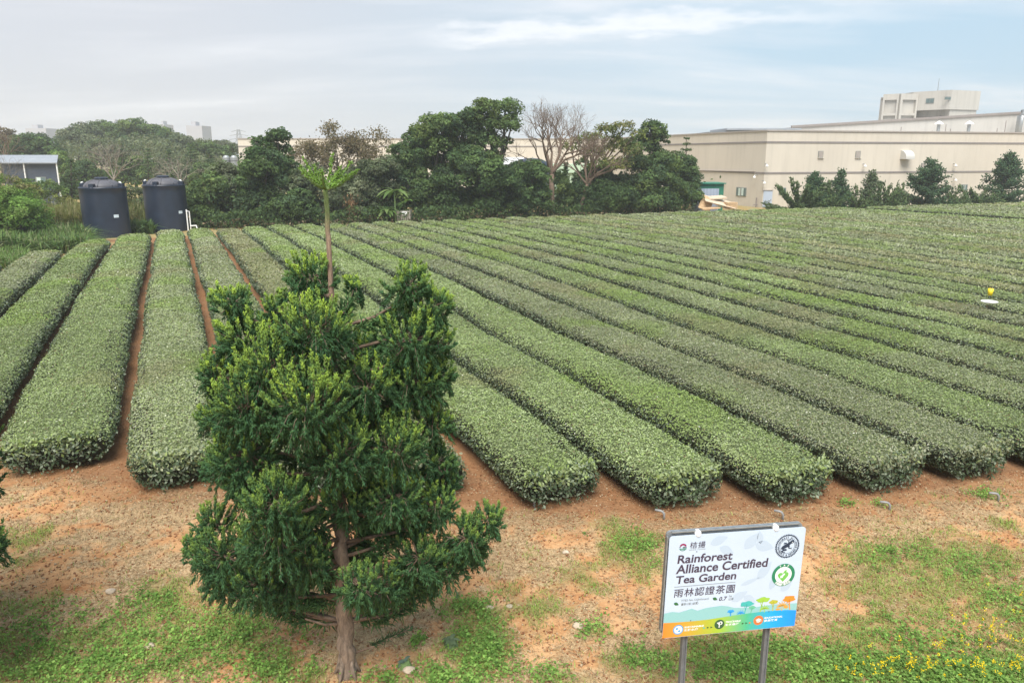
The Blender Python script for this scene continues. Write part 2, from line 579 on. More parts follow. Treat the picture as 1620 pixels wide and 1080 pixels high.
def cover(x, y):
    """green, dry and darker soil cover, 0..1 each"""
    x = np.asarray(x, float); y = np.asarray(y, float)
    n = fbm(x + 40, y + 40, 1.3, 4); n2 = fbm(x + 80, y + 12, 3.6, 3)
    g = blobs(x, y, GREEN) * .95 + (n - .5) * 1.0 + (n2 - .5) * .75
    g = sstep(.20, .80, g)
    b = sstep(.28, .75, blobs(x, y, BARE) + (fbm(x + 5, y + 70, 1.6, 4) - .5) * 1.0 + (fbm(x + 9, y + 50, 5.5, 2) - .5) * .5)
    d = np.clip(sstep(.36, .64, fbm(x + 120, y + 33, 1.5, 4) * .6 + fbm(x + 60, y + 10, 5.0, 2) * .4) * 1.15 - b * .85, 0, 1) * (1 - g * .6)
    u, v = uv(x, y)
    dark_soil = sstep(1.5, .1, np.abs(u - np.interp(v, FV, FU)) + (n - .5) * .9) * .60  # soil gets darker towards the near hedge ends
    dark_soil = np.where(u > np.interp(v, FV, FU), .75, dark_soil)  # evenly darker soil all through the field
    g = np.where(u > np.interp(v, FV, FU) + .2, sstep(.62, .8, n) * .35, g)
    return g, d, dark_soil


# front line of the tea field (u at which the hedges start) against v
FV = [-12, -4.8, -2.8, -.84, 1.1, 5, 7, 9, 11, 13, 15, 20, 40]
FU = [21, 17.2, 15.8, 14.2, 13.0, 10.9, 9.9, 9.2, 8.9, 8.6, 8.3, 7.0, 5.0]

gx = np.unique(np.round(np.concatenate([np.linspace(-900, -100, 17), np.linspace(-100, -26, 26), np.linspace(-26, -12, 30), np.linspace(-12, 13, 230),
                                        np.linspace(13, 40, 50), np.linspace(40, 120, 28), np.linspace(120, 900, 16)]), 3))
gy = np.unique(np.round(np.concatenate([np.linspace(-60, 4, 14), np.linspace(4, 17, 130), np.linspace(17, 70, 90), np.linspace(70, 260, 50), np.linspace(260, 1100, 22)]), 3))
GX, GY = np.meshgrid(gx, gy, indexing='ij')
GZ = gz(GX, GY)
near = (np.abs(GX) < 14) & (GY > 4) & (GY < 16)
GZ = GZ + np.where(near, (fbm(GX, GY, 2.2, 4) - .5) * .09 + (fbm(GX + 30, GY, 7, 2) - .5) * .03, 0)
V = np.stack([GX.ravel(), GY.ravel(), GZ.ravel()], 1)
nx, ny = len(gx), len(gy)
ii, jj = np.meshgrid(np.arange(nx - 1), np.arange(ny - 1), indexing='ij')
a = (ii * ny + jj).ravel()
F = np.stack([a, a + ny, a + ny + 1, a + 1], 1)
me = bpy.data.meshes.new('ground')
me.vertices.add(len(V)); me.vertices.foreach_set('co', V.astype(np.float32).ravel())
me.loops.add(F.size); me.loops.foreach_set('vertex_index', F.astype(np.int32).ravel())
me.polygons.add(len(F)); me.polygons.foreach_set('loop_start', (np.arange(len(F)) * 4).astype(np.int32))
me.polygons.foreach_set('use_smooth', [True] * len(F))
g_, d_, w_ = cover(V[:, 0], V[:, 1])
far = V[:, 1] > 75
_vv = uv(V[:, 0], V[:, 1])[1]
g_ = np.where(far | (V[:, 0] < -34) | (V[:, 1] < 2) | ((_vv < -9.5) & (V[:, 1] > 20)), .8, g_)
_u2 = uv(V[:, 0], V[:, 1])[0]
_wild = ((_vv < -9.5) & (V[:, 1] > 20)) | ((_vv < -7.0) & (_u2 > 43.6)) | ((_vv < -5.0) & (_u2 > 49)) | (_u2 > 62.5)
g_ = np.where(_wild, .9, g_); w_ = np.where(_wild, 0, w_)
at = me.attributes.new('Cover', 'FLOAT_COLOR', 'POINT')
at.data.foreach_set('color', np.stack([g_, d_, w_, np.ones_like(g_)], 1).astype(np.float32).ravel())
me.update(calc_edges=True)

m, nt, b = new_mat('ground_soil')
b.inputs['Roughness'].default_value = .95
b.inputs['Specular IOR Level'].default_value = .15
t = nd(nt, 'ShaderNodeTexCoord')
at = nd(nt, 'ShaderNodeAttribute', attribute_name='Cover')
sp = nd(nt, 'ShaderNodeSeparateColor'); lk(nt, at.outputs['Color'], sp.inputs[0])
n1 = nd(nt, 'ShaderNodeTexNoise'); n1.inputs['Scale'].default_value = 1.7; n1.inputs['Detail'].default_value = 8; n1.inputs['Roughness'].default_value = .65
lk(nt, t.outputs['Object'], n1.inputs['Vector'])
n2 = nd(nt, 'ShaderNodeTexNoise'); n2.inputs['Scale'].default_value = 22; n2.inputs['Detail'].default_value = 6; n2.inputs['Roughness'].default_value = .7
lk(nt, t.outputs['Object'], n2.inputs['Vector'])
n3 = nd(nt, 'ShaderNodeTexNoise'); n3.inputs['Scale'].default_value = 70; n3.inputs['Detail'].default_value = 4
mp = nd(nt, 'ShaderNodeMapping'); mp.inputs['Scale'].default_value = (1, .3, 1); mp.inputs['Rotation'].default_value = (0, 0, .6)
lk(nt, t.outputs['Object'], mp.inputs[0]); lk(nt, mp.outputs[0], n3.inputs['Vector'])
soil = ramp(nt, n1.outputs['Fac'], [(.30, (.36, .155, .062)), (.48, (.50, .27, .125)), (.68, (.60, .38, .20))])
dry = ramp(nt, n3.outputs['Fac'], [(.30, (.30, .19, .10)), (.5, (.46, .32, .18)), (.70, (.58, .45, .28))])
grn = ramp(nt, n2.outputs['Fac'], [(.32, (.13, .12, .045)), (.5, (.18, .19, .065)), (.68, (.30, .26, .12))])
drk = ramp(nt, n2.outputs['Fac'], [(.3, (.14, .065, .033)), (.52, (.23, .115, .056)), (.72, (.33, .19, .10))])  # darker red-brown soil tones


def mixc(fac, A, B):
    x = nd(nt, 'ShaderNodeMix', data_type='RGBA')
    lk(nt, fac, x.inputs['Factor']); lk(nt, A, x.inputs['A']); lk(nt, B, x.inputs['B'])
    return x.outputs['Result']


def nfac(src, w):
    s = nd(nt, 'ShaderNodeMath', operation='MULTIPLY_ADD'); s.inputs[1].default_value = w; s.inputs[2].default_value = -w / 2
    lk(nt, n2.outputs['Fac'], s.inputs[0])
    ad = nd(nt, 'ShaderNodeMath', operation='ADD', use_clamp=True)
    lk(nt, src, ad.inputs[0]); lk(nt, s.outputs[0], ad.inputs[1])
    mr = nd(nt, 'ShaderNodeMapRange', interpolation_type='SMOOTHSTEP'); mr.inputs['From Min'].default_value = .05; mr.inputs['From Max'].default_value = .95
    lk(nt, ad.outputs[0], mr.inputs['Value'])
    return mr.outputs[0]


c = mixc(nfac(sp.outputs[1], 1.6), soil.outputs[0], dry.outputs[0])
c = mixc(nfac(sp.outputs[2], .7), c, drk.outputs[0])
gm = nd(nt, 'ShaderNodeMath', operation='MULTIPLY'); gm.inputs[1].default_value = .62
lk(nt, nfac(sp.outputs[0], 1.1), gm.inputs[0])
c = mixc(gm.outputs[0], c, grn.outputs[0])
mu = nd(nt, 'ShaderNodeMix', data_type='RGBA', blend_type='MULTIPLY'); mu.inputs['Factor'].default_value = 1
r = ramp(nt, n2.outputs['Fac'], [(.30, .62), (.45, .95), (.7, 1.12)])
lk(nt, c, mu.inputs['A']); lk(nt, r.outputs[0], mu.inputs['B'])
lk(nt, mu.outputs['Result'], b.inputs['Base Color'])
bp = nd(nt, 'ShaderNodeBump'); bp.inputs['Strength'].default_value = .9; bp.inputs['Distance'].default_value = .03
lk(nt, n2.outputs['Fac'], bp.inputs['Height']); lk(nt, bp.outputs[0], b.inputs['Normal'])
M['ground'] = m
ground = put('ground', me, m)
tag(ground, kind='structure')


def ground_z(x, y):
    z = gz(x, y)
    nr = (np.abs(x) < 14) & (y > 4) & (y < 16)
    return z + np.where(nr, (fbm(x, y, 2.2, 4) - .5) * .09 + (fbm(np.asarray(x) + 30, y, 7, 2) - .5) * .03, 0)


# ------------------------------------------------------------------ tea hedges
PIT = 1.96
V0 = -0.84
HW, HH, HC = 0.79, 0.71, 0.38
_GAP = {-4: -9.6, -3: -7.6, -2: -5.6, -1: -3.62, 0: -1.33, 1: .68, 2: 2.6, 3: 4.45}


def gap_v(n):
    return _GAP.get(n, -1.52 + PIT * n)


def row_v(n):
    return (gap_v(n) + gap_v(n + 1)) / 2 + (2.5 if n >= 33 else 0)


def front_shift(n, u):
    """the near stretch of the rows right of the conifer swings a little to the right"""
    return .34 * sstep(20, 9, u) if n >= 3 else 0 * u


def row_k(n):
    return (gap_v(n + 1) - gap_v(n) - (.34 if n < 2 else .26 if n < 5 else .32 if n < 9 else .50)) / 1.58


_ph = np.linspace(-R(150), R(150), 241)


def sec(ph):
    s, c_ = np.sin(ph), np.cos(ph)
    w = np.sign(s) * np.abs(s) ** .68
    h = np.where(c_ >= 0, np.abs(c_) ** .62 * (HH - HC), -np.abs(c_) ** .9 * (HC - .03))
    w = w * np.where(c_ < 0, 1 - .25 * np.abs(c_), 1)
    return w, HC + h


_w, _h = sec(_ph)
_w = _w * HW
_arc = np.concatenate([[0], np.cumsum(np.hypot(np.diff(_w), np.diff(_h)))])
_ARC = _arc[-1]


def hedge_geom(u, ph, n, u0, u1):
    """world positions and outward normals for hedge n at run u and section angle ph"""
    e = np.minimum(u - u0, u1 - u)
    es = np.sqrt(np.clip(1 - (1 - np.clip(e / .7, 0, 1)) ** 2, 0, 1))
    k = 1.96 * n
    wob = (fbm(u + 3 * n, np.full_like(u, n * 7.7), .9, 3) - .5)
    wv = 1 + wob * .09
    hv = 1 + (fbm(u + 50, np.full_like(u, n * 3.1), .5, 3) - .5) * .14
    w, h = sec(ph)
    dn = (fbm(u * 3 + n, ph * 1.7 + n * 5, 1.2, 3) - .5)
    w = w * HW * row_k(n) * wv * (.80 + .20 * es) * (1 + dn * .12)
    h = h * hv * (.90 + .10 * es) + dn * .05
    d = 1e-3
    w1, h1 = sec(ph + d); w0, h0 = sec(ph - d)
    tw, th = (w1 - w0) * HW, h1 - h0
    ln = np.hypot(tw, th) + 1e-9
    nw, nh = -th / ln, tw / ln
    fl = np.where(nw * np.sin(ph) < 0, -1, 1); fl = np.where(np.abs(np.sin(ph)) < .02, np.sign(nh + 1e-9), fl)
    nw, nh = nw * fl, nh * fl
    v = row_v(n) + front_shift(n, u) + w + (fbm(u, np.full_like(u, n * 11.3), .25, 2) - .5) * .16
    x, y = xy(u, v)
    z = gz(x, y) + h
    N = np.stack([nw * VX, nw * VY, nh], 1)
    return np.stack([x, y, z], 1), N


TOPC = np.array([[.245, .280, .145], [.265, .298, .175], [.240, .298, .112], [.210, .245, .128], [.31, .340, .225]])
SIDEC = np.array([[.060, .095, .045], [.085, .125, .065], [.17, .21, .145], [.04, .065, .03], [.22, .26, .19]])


def build_hedge(n, u0, u1, tint, label, group):
    parts = []
    # body
    us = [u0]
    while us[-1] < u1 - .2:
        us.append(us[-1] + (.25 if us[-1] < 24 else .5))
    us = np.array(us + [u1])
    ph = np.array([-150, -115, -92, -80, -65, -45, -20, 0, 20, 45, 65, 80, 92, 115, 150]) * math.pi / 180
    U, Ph = np.meshgrid(us, ph, indexing='ij')
    Ub = np.clip(U.ravel(), u0 + .16, u1 - .1)
    P, N = hedge_geom(Ub, Ph.ravel(), n, u0, u1)
    P = P - N * .045
    k = len(ph)
    ii, jj = np.meshgrid(np.arange(len(us) - 1), np.arange(k - 1), indexing='ij')
    a = (ii * k + jj).ravel()
    F = np.stack([a, a + 1, a + k + 1, a + k], 1)
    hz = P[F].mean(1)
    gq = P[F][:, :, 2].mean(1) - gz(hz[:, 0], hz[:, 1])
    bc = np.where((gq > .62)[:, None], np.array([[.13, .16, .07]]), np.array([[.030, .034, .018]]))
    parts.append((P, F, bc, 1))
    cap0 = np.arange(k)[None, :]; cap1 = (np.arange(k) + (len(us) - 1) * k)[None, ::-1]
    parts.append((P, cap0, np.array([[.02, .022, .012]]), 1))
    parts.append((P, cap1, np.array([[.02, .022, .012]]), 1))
    # leaves
    Ps, Ns, Ls, Cs = [], [], [], []
    uu = u0
    while uu < u1:
        du = min(1.0, u1 - uu)
        um = uu + du / 2
        x, y = xy(um, row_v(n))
        d = math.hypot(x, y)
        az = math.degrees(math.atan2(x, y))
        uu += du
        if y < 3 or abs(az) > 46:
            continue
        thin = .35 if abs(az) > 39 else 1.0
        L = max(.048, d * .0023)
        cnt = int(thin * du * _ARC * (3.6 if d < 26 else 3.2) / L ** 2)
        u_ = um + (RNG.random(cnt) - .5) * du
        p_ = np.interp(RNG.random(cnt) * _ARC, _arc, _ph)
        p_ = np.where(np.abs(p_) > R(125), p_ * .8, p_)
        P, N = hedge_geom(u_, p_, n, u0, u1)
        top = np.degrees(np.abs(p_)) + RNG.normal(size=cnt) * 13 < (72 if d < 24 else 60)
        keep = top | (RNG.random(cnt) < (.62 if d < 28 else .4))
        P, N, top, u_, p_ = P[keep], N[keep], top[keep], u_[keep], p_[keep]
        cnt = len(P)
        lf = L * np.where(top, RNG.uniform(.7, 1.25, cnt), RNG.uniform(.9, 1.5, cnt))
        P = P + N * (RNG.normal(size=(cnt, 1)) * .02)
        if d < 26:
            up = (RNG.random(cnt) < .12) & top
            P[up, 2] += RNG.random(up.sum()) * .05
        No = unit(N + np.where(top[:, None], .55, .75) * RNG.normal(size=(cnt, 3)) + np.array([0, 0, .15]))
        i = RNG.integers(0, len(TOPC), cnt)
        ct = TOPC[i] * tint
        pt = fbm(P[:, 0], P[:, 1], .55, 3)
        ct = ct * ((.76 + .48 * pt) * RNG.uniform(.80, 1.20, cnt))[:, None]
        br = sstep(.62, .78, fbm(P[:, 0] + 200, P[:, 1] + 77, .33, 3)) * .6
        ct = ct * (1 - br[:, None] * .6) + np.array([.24, .20, .11]) * br[:, None] * .6
        yg = sstep(.55, .7, fbm(P[:, 0] + 20, P[:, 1] + 370, .42, 3))[:, None] * .55
        ct = ct * (1 - yg) + np.array([.205, .30, .06]) * yg
        sp_ = RNG.random(cnt)
        ct = np.where((sp_ < .004)[:, None], np.array([.62, .62, .52]), ct)
        ct = np.where(((sp_ > .004) & (sp_ < .035))[:, None], np.array([.16, .115, .06]), ct)
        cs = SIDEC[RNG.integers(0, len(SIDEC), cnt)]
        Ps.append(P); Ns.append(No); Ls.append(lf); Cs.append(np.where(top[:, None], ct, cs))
    # near end: leafy wall of the hedge end
    x, y = xy(u0, row_v(n))
    d = math.hypot(x, y)
    if d < 40:
        L = max(.06, d * .0028)
        for e_u, sg in ((u0, -1),):
            cnt = int(1.5 * 5.0 / L ** 2)
            ww = (RNG.random(cnt) * 2 - 1); hh = RNG.random(cnt) ** .8
            bul = np.sqrt(np.clip(1 - ww ** 2, 0, 1))
            u_ = e_u + sg * (bul * .12 - .08 + (fbm(ww * 2 + n * 9, hh * 2, 1.5, 3) - .5) * .30) + RNG.normal(size=cnt) * .05 + (1 - hh) * .10
            v_ = row_v(n) + front_shift(n, u_) + ww * HW * row_k(n) * .80 * (.8 + .2 * hh)
            x, y = xy(u_, v_)
            P = np.stack([x, y, gz(x, y) + .04 + hh * .72], 1) + RNG.normal(size=(cnt, 3)) * np.array([.05, .05, .025])
            keep = RNG.random(cnt) < (.22 + .78 * hh) * sstep(.22, .55, fbm(ww * 3 + n * 5, hh * 3, 1.5, 3) + .10 + .25 * hh)
            P = P[keep]; cnt = len(P); hh = hh[keep]
            No = unit(np.array([[-UX, -UY, .35]]) + .7 * RNG.normal(size=(cnt, 3)))
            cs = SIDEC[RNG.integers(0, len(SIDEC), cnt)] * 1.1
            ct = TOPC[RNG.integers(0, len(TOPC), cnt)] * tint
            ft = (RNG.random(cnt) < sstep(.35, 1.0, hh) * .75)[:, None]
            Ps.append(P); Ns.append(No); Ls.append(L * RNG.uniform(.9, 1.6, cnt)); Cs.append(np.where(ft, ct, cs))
    if Ps:
        P, N, L, Cc = np.concatenate(Ps), np.concatenate(Ns), np.concatenate(Ls), np.concatenate(Cs)
        Vq, Fq = diamonds(P, N, L, L * RNG.uniform(.42, .6, len(L)))
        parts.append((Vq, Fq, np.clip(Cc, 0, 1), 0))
    me = mesh_np('tea_hedge', parts)
    o = put('tea_hedge', me, [M['tea'], M['tea']])
    tag(o, label, 'tea hedge', group)
    return o


BACK_N = {-4: 43.5, -3: 48.5, -2: 54, -1: 57.5, 0: 60, 1: 60, 2: 59}
NAMES = {-4: 'short end of a tea hedge at the far left edge below the feathery bush',
         -3: 'tea hedge at the left edge running up to the weeds below the feathery bush',
         -2: 'tea hedge running up to the left side of the left dark water tank',
         -1: 'broad tea hedge left of the conifer ending between the two dark water tanks',
         0: 'tea hedge directly left of the conifer leading up to the right dark water tank',
         1: 'tea hedge whose near end is hidden behind the left half of the conifer',
         2: 'tea hedge with its leafy near end just showing beside the conifer crown',
         3: 'first tea hedge wholly clear of the conifer on its right, across a bare soil gap',
         4: 'tea hedge ending just above the left half of the white sign',
         5: 'tea hedge ending just above the right half of the white sign',
         6: 'tea hedge whose near end lies just right of the sign top corner',
         7: 'last tea hedge whose whole near end still fits inside the right picture edge',
         8: 'lowest tea hedge cut off by the right picture edge'}
ORD = ['', 'first', 'second', 'third', 'fourth', 'fifth', 'sixth', 'seventh', 'eighth', 'ninth', 'tenth', 'eleventh', 'twelfth']
TR = np.random.default_rng(5)
for n in range(-4, 47):
    vc = row_v(n)
    u0 = float(np.interp(vc, FV, FU))
    if vc > 15:      # these hedges run on past the frame; start them a little outside the view
        # u where azimuth reaches 41 degrees
        us = np.linspace(4, 60, 400); x, y = xy(us, np.full_like(us, vc))
        az = np.degrees(np.arctan2(x, np.maximum(y, .01)))
        ok = us[(az < 42) & (y > 3)]
        u0 = float(ok[0]) if len(ok) else 50.
    u1 = BACK_N.get(n, 60.6 + float(TR.uniform(-.5, .5)) - max(0, vc - 50) * .11)
    tint = np.array([1, 1, 1.]) * TR.uniform(.92, 1.16)
    if n > 12: tint = tint * (1.0 + .10 * (-1) ** n * TR.uniform(.3, 1))
    q = TR.random()
    if q < .3: tint = tint * np.array([.92, 1.0, .82])
    elif q < .55: tint = tint * np.array([1.04, 1.0, 1.08])
    elif q < .68: tint = tint * np.array([1.08, .97, .98])
    if n in NAMES: lab = NAMES[n]
    elif n < 19: lab = 'tea hedge crossing the right picture edge, %s above the lowest one cut off there' % ORD[n - 8]
    elif n < 33: lab = 'narrow looking far tea hedge in the band just below the dark path by the factory'
    else: lab = 'farthest tea hedge beyond the dark path below the shrubs along the factory wall'
    build_hedge(n, u0, u1, tint, lab, 'rows of tea hedges on the slope')

# ------------------------------------------------------------------ foreground conifer
TY = 7.8


def tw(px, py, dy=0.0):
    """point at the conifer's distance; dy metres nearer (-) or farther (+)"""
    p = on_y(px, py, TY)
    return p + np.array([0, dy, 0])


CL = [  # photo x, y, radius in photo px, depth offset m
    (375, 475, 36, -.1), (398, 530, 50, -.2), (440, 500, 40, .2), (490, 442, 48, .1), (515, 510, 62, -.4), (548, 468, 24, .35), (455, 560, 62, -.5),
    (645, 452, 42, .0), (676, 490, 42, .1), (650, 535, 56, -.1), (602, 548, 30, .4), (688, 545, 34, .15),
    (352, 590, 40, .0), (430, 610, 66, -.65), (520, 600, 70, -.8), (590, 600, 52, -.25), (650, 605, 56, .0), (690, 600, 34, .2),
    (345, 668, 42, .1), (415, 690, 62, -.5), (478, 730, 54, -1.0), (555, 680, 60, -.6), (625, 690, 62, -.3), (682, 680, 40, .15),
    (345, 745, 42, .2), (400, 765, 48, .0), (474, 790, 60, -.85), (555, 770, 48, -.3), (630, 765, 56, -.3), (688, 745, 40, .25),
    (345, 820, 40, -.1), (318, 868, 34, .0), (375, 850, 54, -.4), (375, 915, 52, .0), (430, 890, 52, -.4), (450, 945, 42, .2), (500, 915, 38, .35),
    (505, 850, 44, -.5), (590, 870, 40, -.75), (640, 830, 50, .1), (690, 800, 40, .0), (735, 845, 46, -.1), (772, 822, 34, .0), (700, 890, 52, .0),
    (640, 920, 50, .1), (605, 950, 34, .3), (740, 885, 34, .1), (340, 930, 30, .1), (670, 945, 30, .15),
    (430, 560, 60, .55), (545, 590, 54, .55), (640, 640, 60, .65), (400, 690, 60, .6), (520, 690, 70, .7), (600, 780, 60, .7), (430, 820, 60, .6), (690, 800, 40, .6), (520, 830, 40, .8),
    (470, 905, 46, -.2), (560, 905, 36, .35), (610, 900, 46, -.3), (665, 865, 48, -.25), (575, 835, 42, .4), (420, 855, 50, -.2), (490, 800, 50, -.3), (610, 800, 46, .2)]


def build_conifer():
    base = on_y(551, 1092, TY)
    base[2] = float(gz(base[0], base[1]))
    root = thing('conifer_tree', 'tall dark green foreground conifer with a long bare leader tipped by a green tuft', 'tree', base)
    tpts = [(551, 1092), (548, 1030), (544, 960), (540, 900), (538, 840), (535, 760), (532, 690), (529, 600), (525, 480), (521, 400), (517, 330), (515, 300)]
    tr = [.108, .098, .090, .084, .078, .070, .058, .044, .030, .027, .025, .024]
    P = [tw(*p) for p in tpts]
    P[0] = base + np.array([0, 0, -.05])
    mb = MB()
    # smooth, slightly knotty trunk
    pts, rad = [], []
    for i in range(len(P) - 1):
        for k in range(6):
            f = k / 6
            q = P[i] * (1 - f) + P[i + 1] * f
            wob = .012 if i < 8 else .002
            pts.append(q + RNG.normal(size=3) * np.array([wob, wob, 0]))
            rad.append((tr[i] * (1 - f) + tr[i + 1] * f) * (1 + RNG.normal() * (.05 if i < 7 else .01)))
    pts.append(P[-1]); rad.append(tr[-1])
    mb.tube(pts, rad, 12)
    # root flare
    for k in range(5):
        w = k * 1.3 + .4
        e = base + np.array([math.cos(w) * .17, math.sin(w) * .17, -.03])
        mb.tube([base + np.array([math.cos(w) * .06, math.sin(w) * .06, .28]), base + np.array([math.cos(w) * .11, math.sin(w) * .11, .08]), e], [.03, .028, .012], 6)
    trunk = mb.build('trunk', M['conifer_bark'], root, smooth=True)
    # main branches to every clump
    mb = MB()
    tz = np.array([p[2] for p in pts]); tp = np.array(pts)
    S_P, S_D, S_L, S_W, S_C = [], [], [], [], []
    for (cx, cy, r, dy) in CL:
        c = tw(cx, cy, dy)
        rr = r * mpp(TY) * .98
        zb = max(base[2] + .75, min(c[2] - .35 * np.hypot(c[0] - base[0], c[1] - base[1]) - .1, 5.2))
        q = tp[np.argmin(np.abs(tz - zb))]
        mid = q * .45 + c * .55 + np.array([0, 0, -.12])
        rt = c - (c - q) * .15 + np.array([0, 0, -rr * .45])
        mb.tube([q, mid, rt, c], [.024, .018, .012, .006], 6)
        for t_ in np.linspace(.38, 1, 40):
            pb = (q * (1 - t_) + rt * t_) + np.array([0, 0, -.10 * 4 * t_ * (1 - t_)])
            Db = RNG.normal(size=(5, 3)) * .8 + unit((rt - q)[None])[0] * .7 + np.array([0, 0, -.35])
            S_P.append(np.tile(pb, (5, 1)) + RNG.normal(size=(5, 3)) * .03); S_D.append(Db); S_L.append(RNG.uniform(.08, .17, 5)); S_W.append(RNG.uniform(.014, .022, 5))
            S_C.append(np.array([.080, .175, .058]) * RNG.uniform(.65, 1.4, (5, 1)))
        outd = c - np.array([q[0], q[1], c[2]])
        outd = outd / (np.linalg.norm(outd) + .3)
        vol = (r / 50.) ** 2
        yb = float(np.clip(1.30 - (cy - 420) / 620., .40, 1.25)) * RNG.uniform(.75, 1.1)
        for s in range(int(105 * vol)):
            # finger shoots: upright at the top of a clump, fanning out and hanging below it
            d = RNG.normal(size=3); d /= np.linalg.norm(d)
            d = d + outd * .40 + np.array([0, 0, .22]); d /= np.linalg.norm(d)
            tip = c + d * rr * RNG.uniform(.70, 1.08) * np.array([1, 1, 1.08])
            upper = d[2] > -.30
            if upper:
                st = tip - d * rr * RNG.uniform(.25, .5) - np.array([0, 0, rr * RNG.uniform(.20, .45)])
                bend = tip - np.array([0, 0, rr * .38 * (.35 + .65 * max(0., d[2]))]) - d * rr * (.10 + .15 * (1 - max(0., d[2])))
            else:
                st = c + (tip - c) * RNG.uniform(.1, .4) + np.array([0, 0, rr * .15])
                bend = (st + tip) / 2 + np.array([0, 0, .07])
                tip = tip + d * rr * .10 + np.array([0, 0, -.02])
            if s % 3 == 0:
                mb.tube([c + (st - c) * .5, st, bend, tip], [.007, .006, .004, .002], 3, caps=False)
            ns_ = int(RNG.integers(46, 64))
            t = RNG.uniform(.08, 1.0, ns_) ** .75
            A = (1 - t)[:, None] ** 2 * st + 2 * (t * (1 - t))[:, None] * bend + (t ** 2)[:, None] * tip
            T = unit(2 * (1 - t)[:, None] * (bend - st) + 2 * t[:, None] * (tip - bend))
            side = RNG.normal(size=(ns_, 3)); side = unit(side - T * np.sum(side * T, 1, keepdims=True))
            D = unit(T * .75 + side * .50 + np.array([0, 0, 0.12 if upper else -.10]))
            tipness = np.clip((t - .50) / .45, 0, 1)
            young = tipness * float(sstep(-.1, .55, d[2])) * RNG.uniform(.5, 1.0, ns_) * float(RNG.uniform(.4, 1.15)) * yb; young = np.clip(young, 0, 1)
            colr = np.array([.056, .132, .044]) * RNG.uniform(.65, 1.45, (ns_, 1))
            blu = RNG.random((ns_, 1)) < .25
            colr = np.where(blu, colr * np.array([.9, 1.0, 1.35]), colr)
            colr = colr * (1 - young[:, None]) + np.array([.40, .56, .070]) * young[:, None]
            S_P.append(A - D * .01 + RNG.normal(size=(ns_, 3)) * .006); S_D.append(D)
            S_L.append(RNG.uniform(.036, .070, ns_) * (1.55 if not upper else 1.0) * (1 - .25 * tipness))
            S_W.append(RNG.uniform(.008, .0125, ns_) * (1 + .25 * tipness)); S_C.append(colr)
    # low stray branch right of the trunk
    q = tw(553, 1035); e = tw(650, 985, -.1)
    mb.tube([q, tw(600, 1015, -.05), e], [.014, .010, .005], 5)
    for f in np.linspace(.35, 1, 26):
        p = np.array(q) * (1 - f) + np.array(e) * f
        D = RNG.normal(size=(4, 3)) * .5 + np.array([.7, 0, .25])
        S_P.append(np.tile(p, (4, 1))); S_D.append(D); S_L.append(RNG.uniform(.06, .11, 4)); S_W.append(np.full(4, .016)); S_C.append(np.tile([.05, .10, .04], (4, 1)))
    for (x0, y0, x1, y1) in ((545, 985, 490, 962), (552, 900, 620, 885)):
        mb.tube([tw(x0, y0), tw((x0 + x1) / 2, (y0 + y1) / 2 + 6, -.1), tw(x1, y1, -.2)], [.022, .016, .010], 6)
    mb.build('branches', M['bark'], root, smooth=True)
    Vs, Ts = sprigs(np.concatenate(S_P), np.concatenate(S_D), np.concatenate(S_L), np.concatenate(S_W))
    col = np.repeat(np.concatenate(S_C), 6, axis=0)
    put('crown', mesh_np('crown', [(Vs, Ts, col, 0)]), M['needle'], root)
    # tuft of the leader
    top = tw(515, 300)
    mb = MB(); S_P, S_D, S_L, S_W, S_C = [], [], [], [], []
    arms = [(-49, -30), (-42, -48), (-30, -22), (-16, -36), (2, -54), (3, -30), (20, -34), (34, -42), (43, -30), (30, -20), (-8, -24), (12, -22), (-36, -36), (38, -24)]
    for i, (ax, ay) in enumerate(arms):
        e = tw(515 + ax, 300 + ay, RNG.uniform(-.28, .28))
        mid = (top + e) / 2 + np.array([0, 0, -.035])
        mb.tube([top, mid, e], [.014, .010, .006], 5)
        for t in np.linspace(.22, 1, 26):
            p = top * (1 - t) ** 2 + 2 * t * (1 - t) * mid + t * t * e
            T = unit((2 * (1 - t) * (mid - top) + 2 * t * (e - mid))[None])[0]
            D = RNG.normal(size=(4, 3)) * .75 + T * .7 + np.array([0, 0, .45])
            S_P.append(np.tile(p, (4, 1))); S_D.append(D); S_L.append(RNG.uniform(.022, .052, 4)); S_W.append(RNG.uniform(.009, .016, 4))
            S_C.append(np.array([.17, .30, .05]) * RNG.uniform(.6, 1.3, (4, 1)))
    Vs, Ts = sprigs(np.concatenate(S_P), np.concatenate(S_D), np.concatenate(S_L), np.concatenate(S_W))
    tuft = put('leader_tuft', mesh_np('leader_tuft', [(Vs, Ts, np.repeat(np.concatenate(S_C), 6, axis=0), 0)]), M['needle'], root)
    tuft['label'] = 'bright green tuft of upright shoots on the leader'
    mb.build('stalk', M['green_stem'], tuft, smooth=True)
    return root


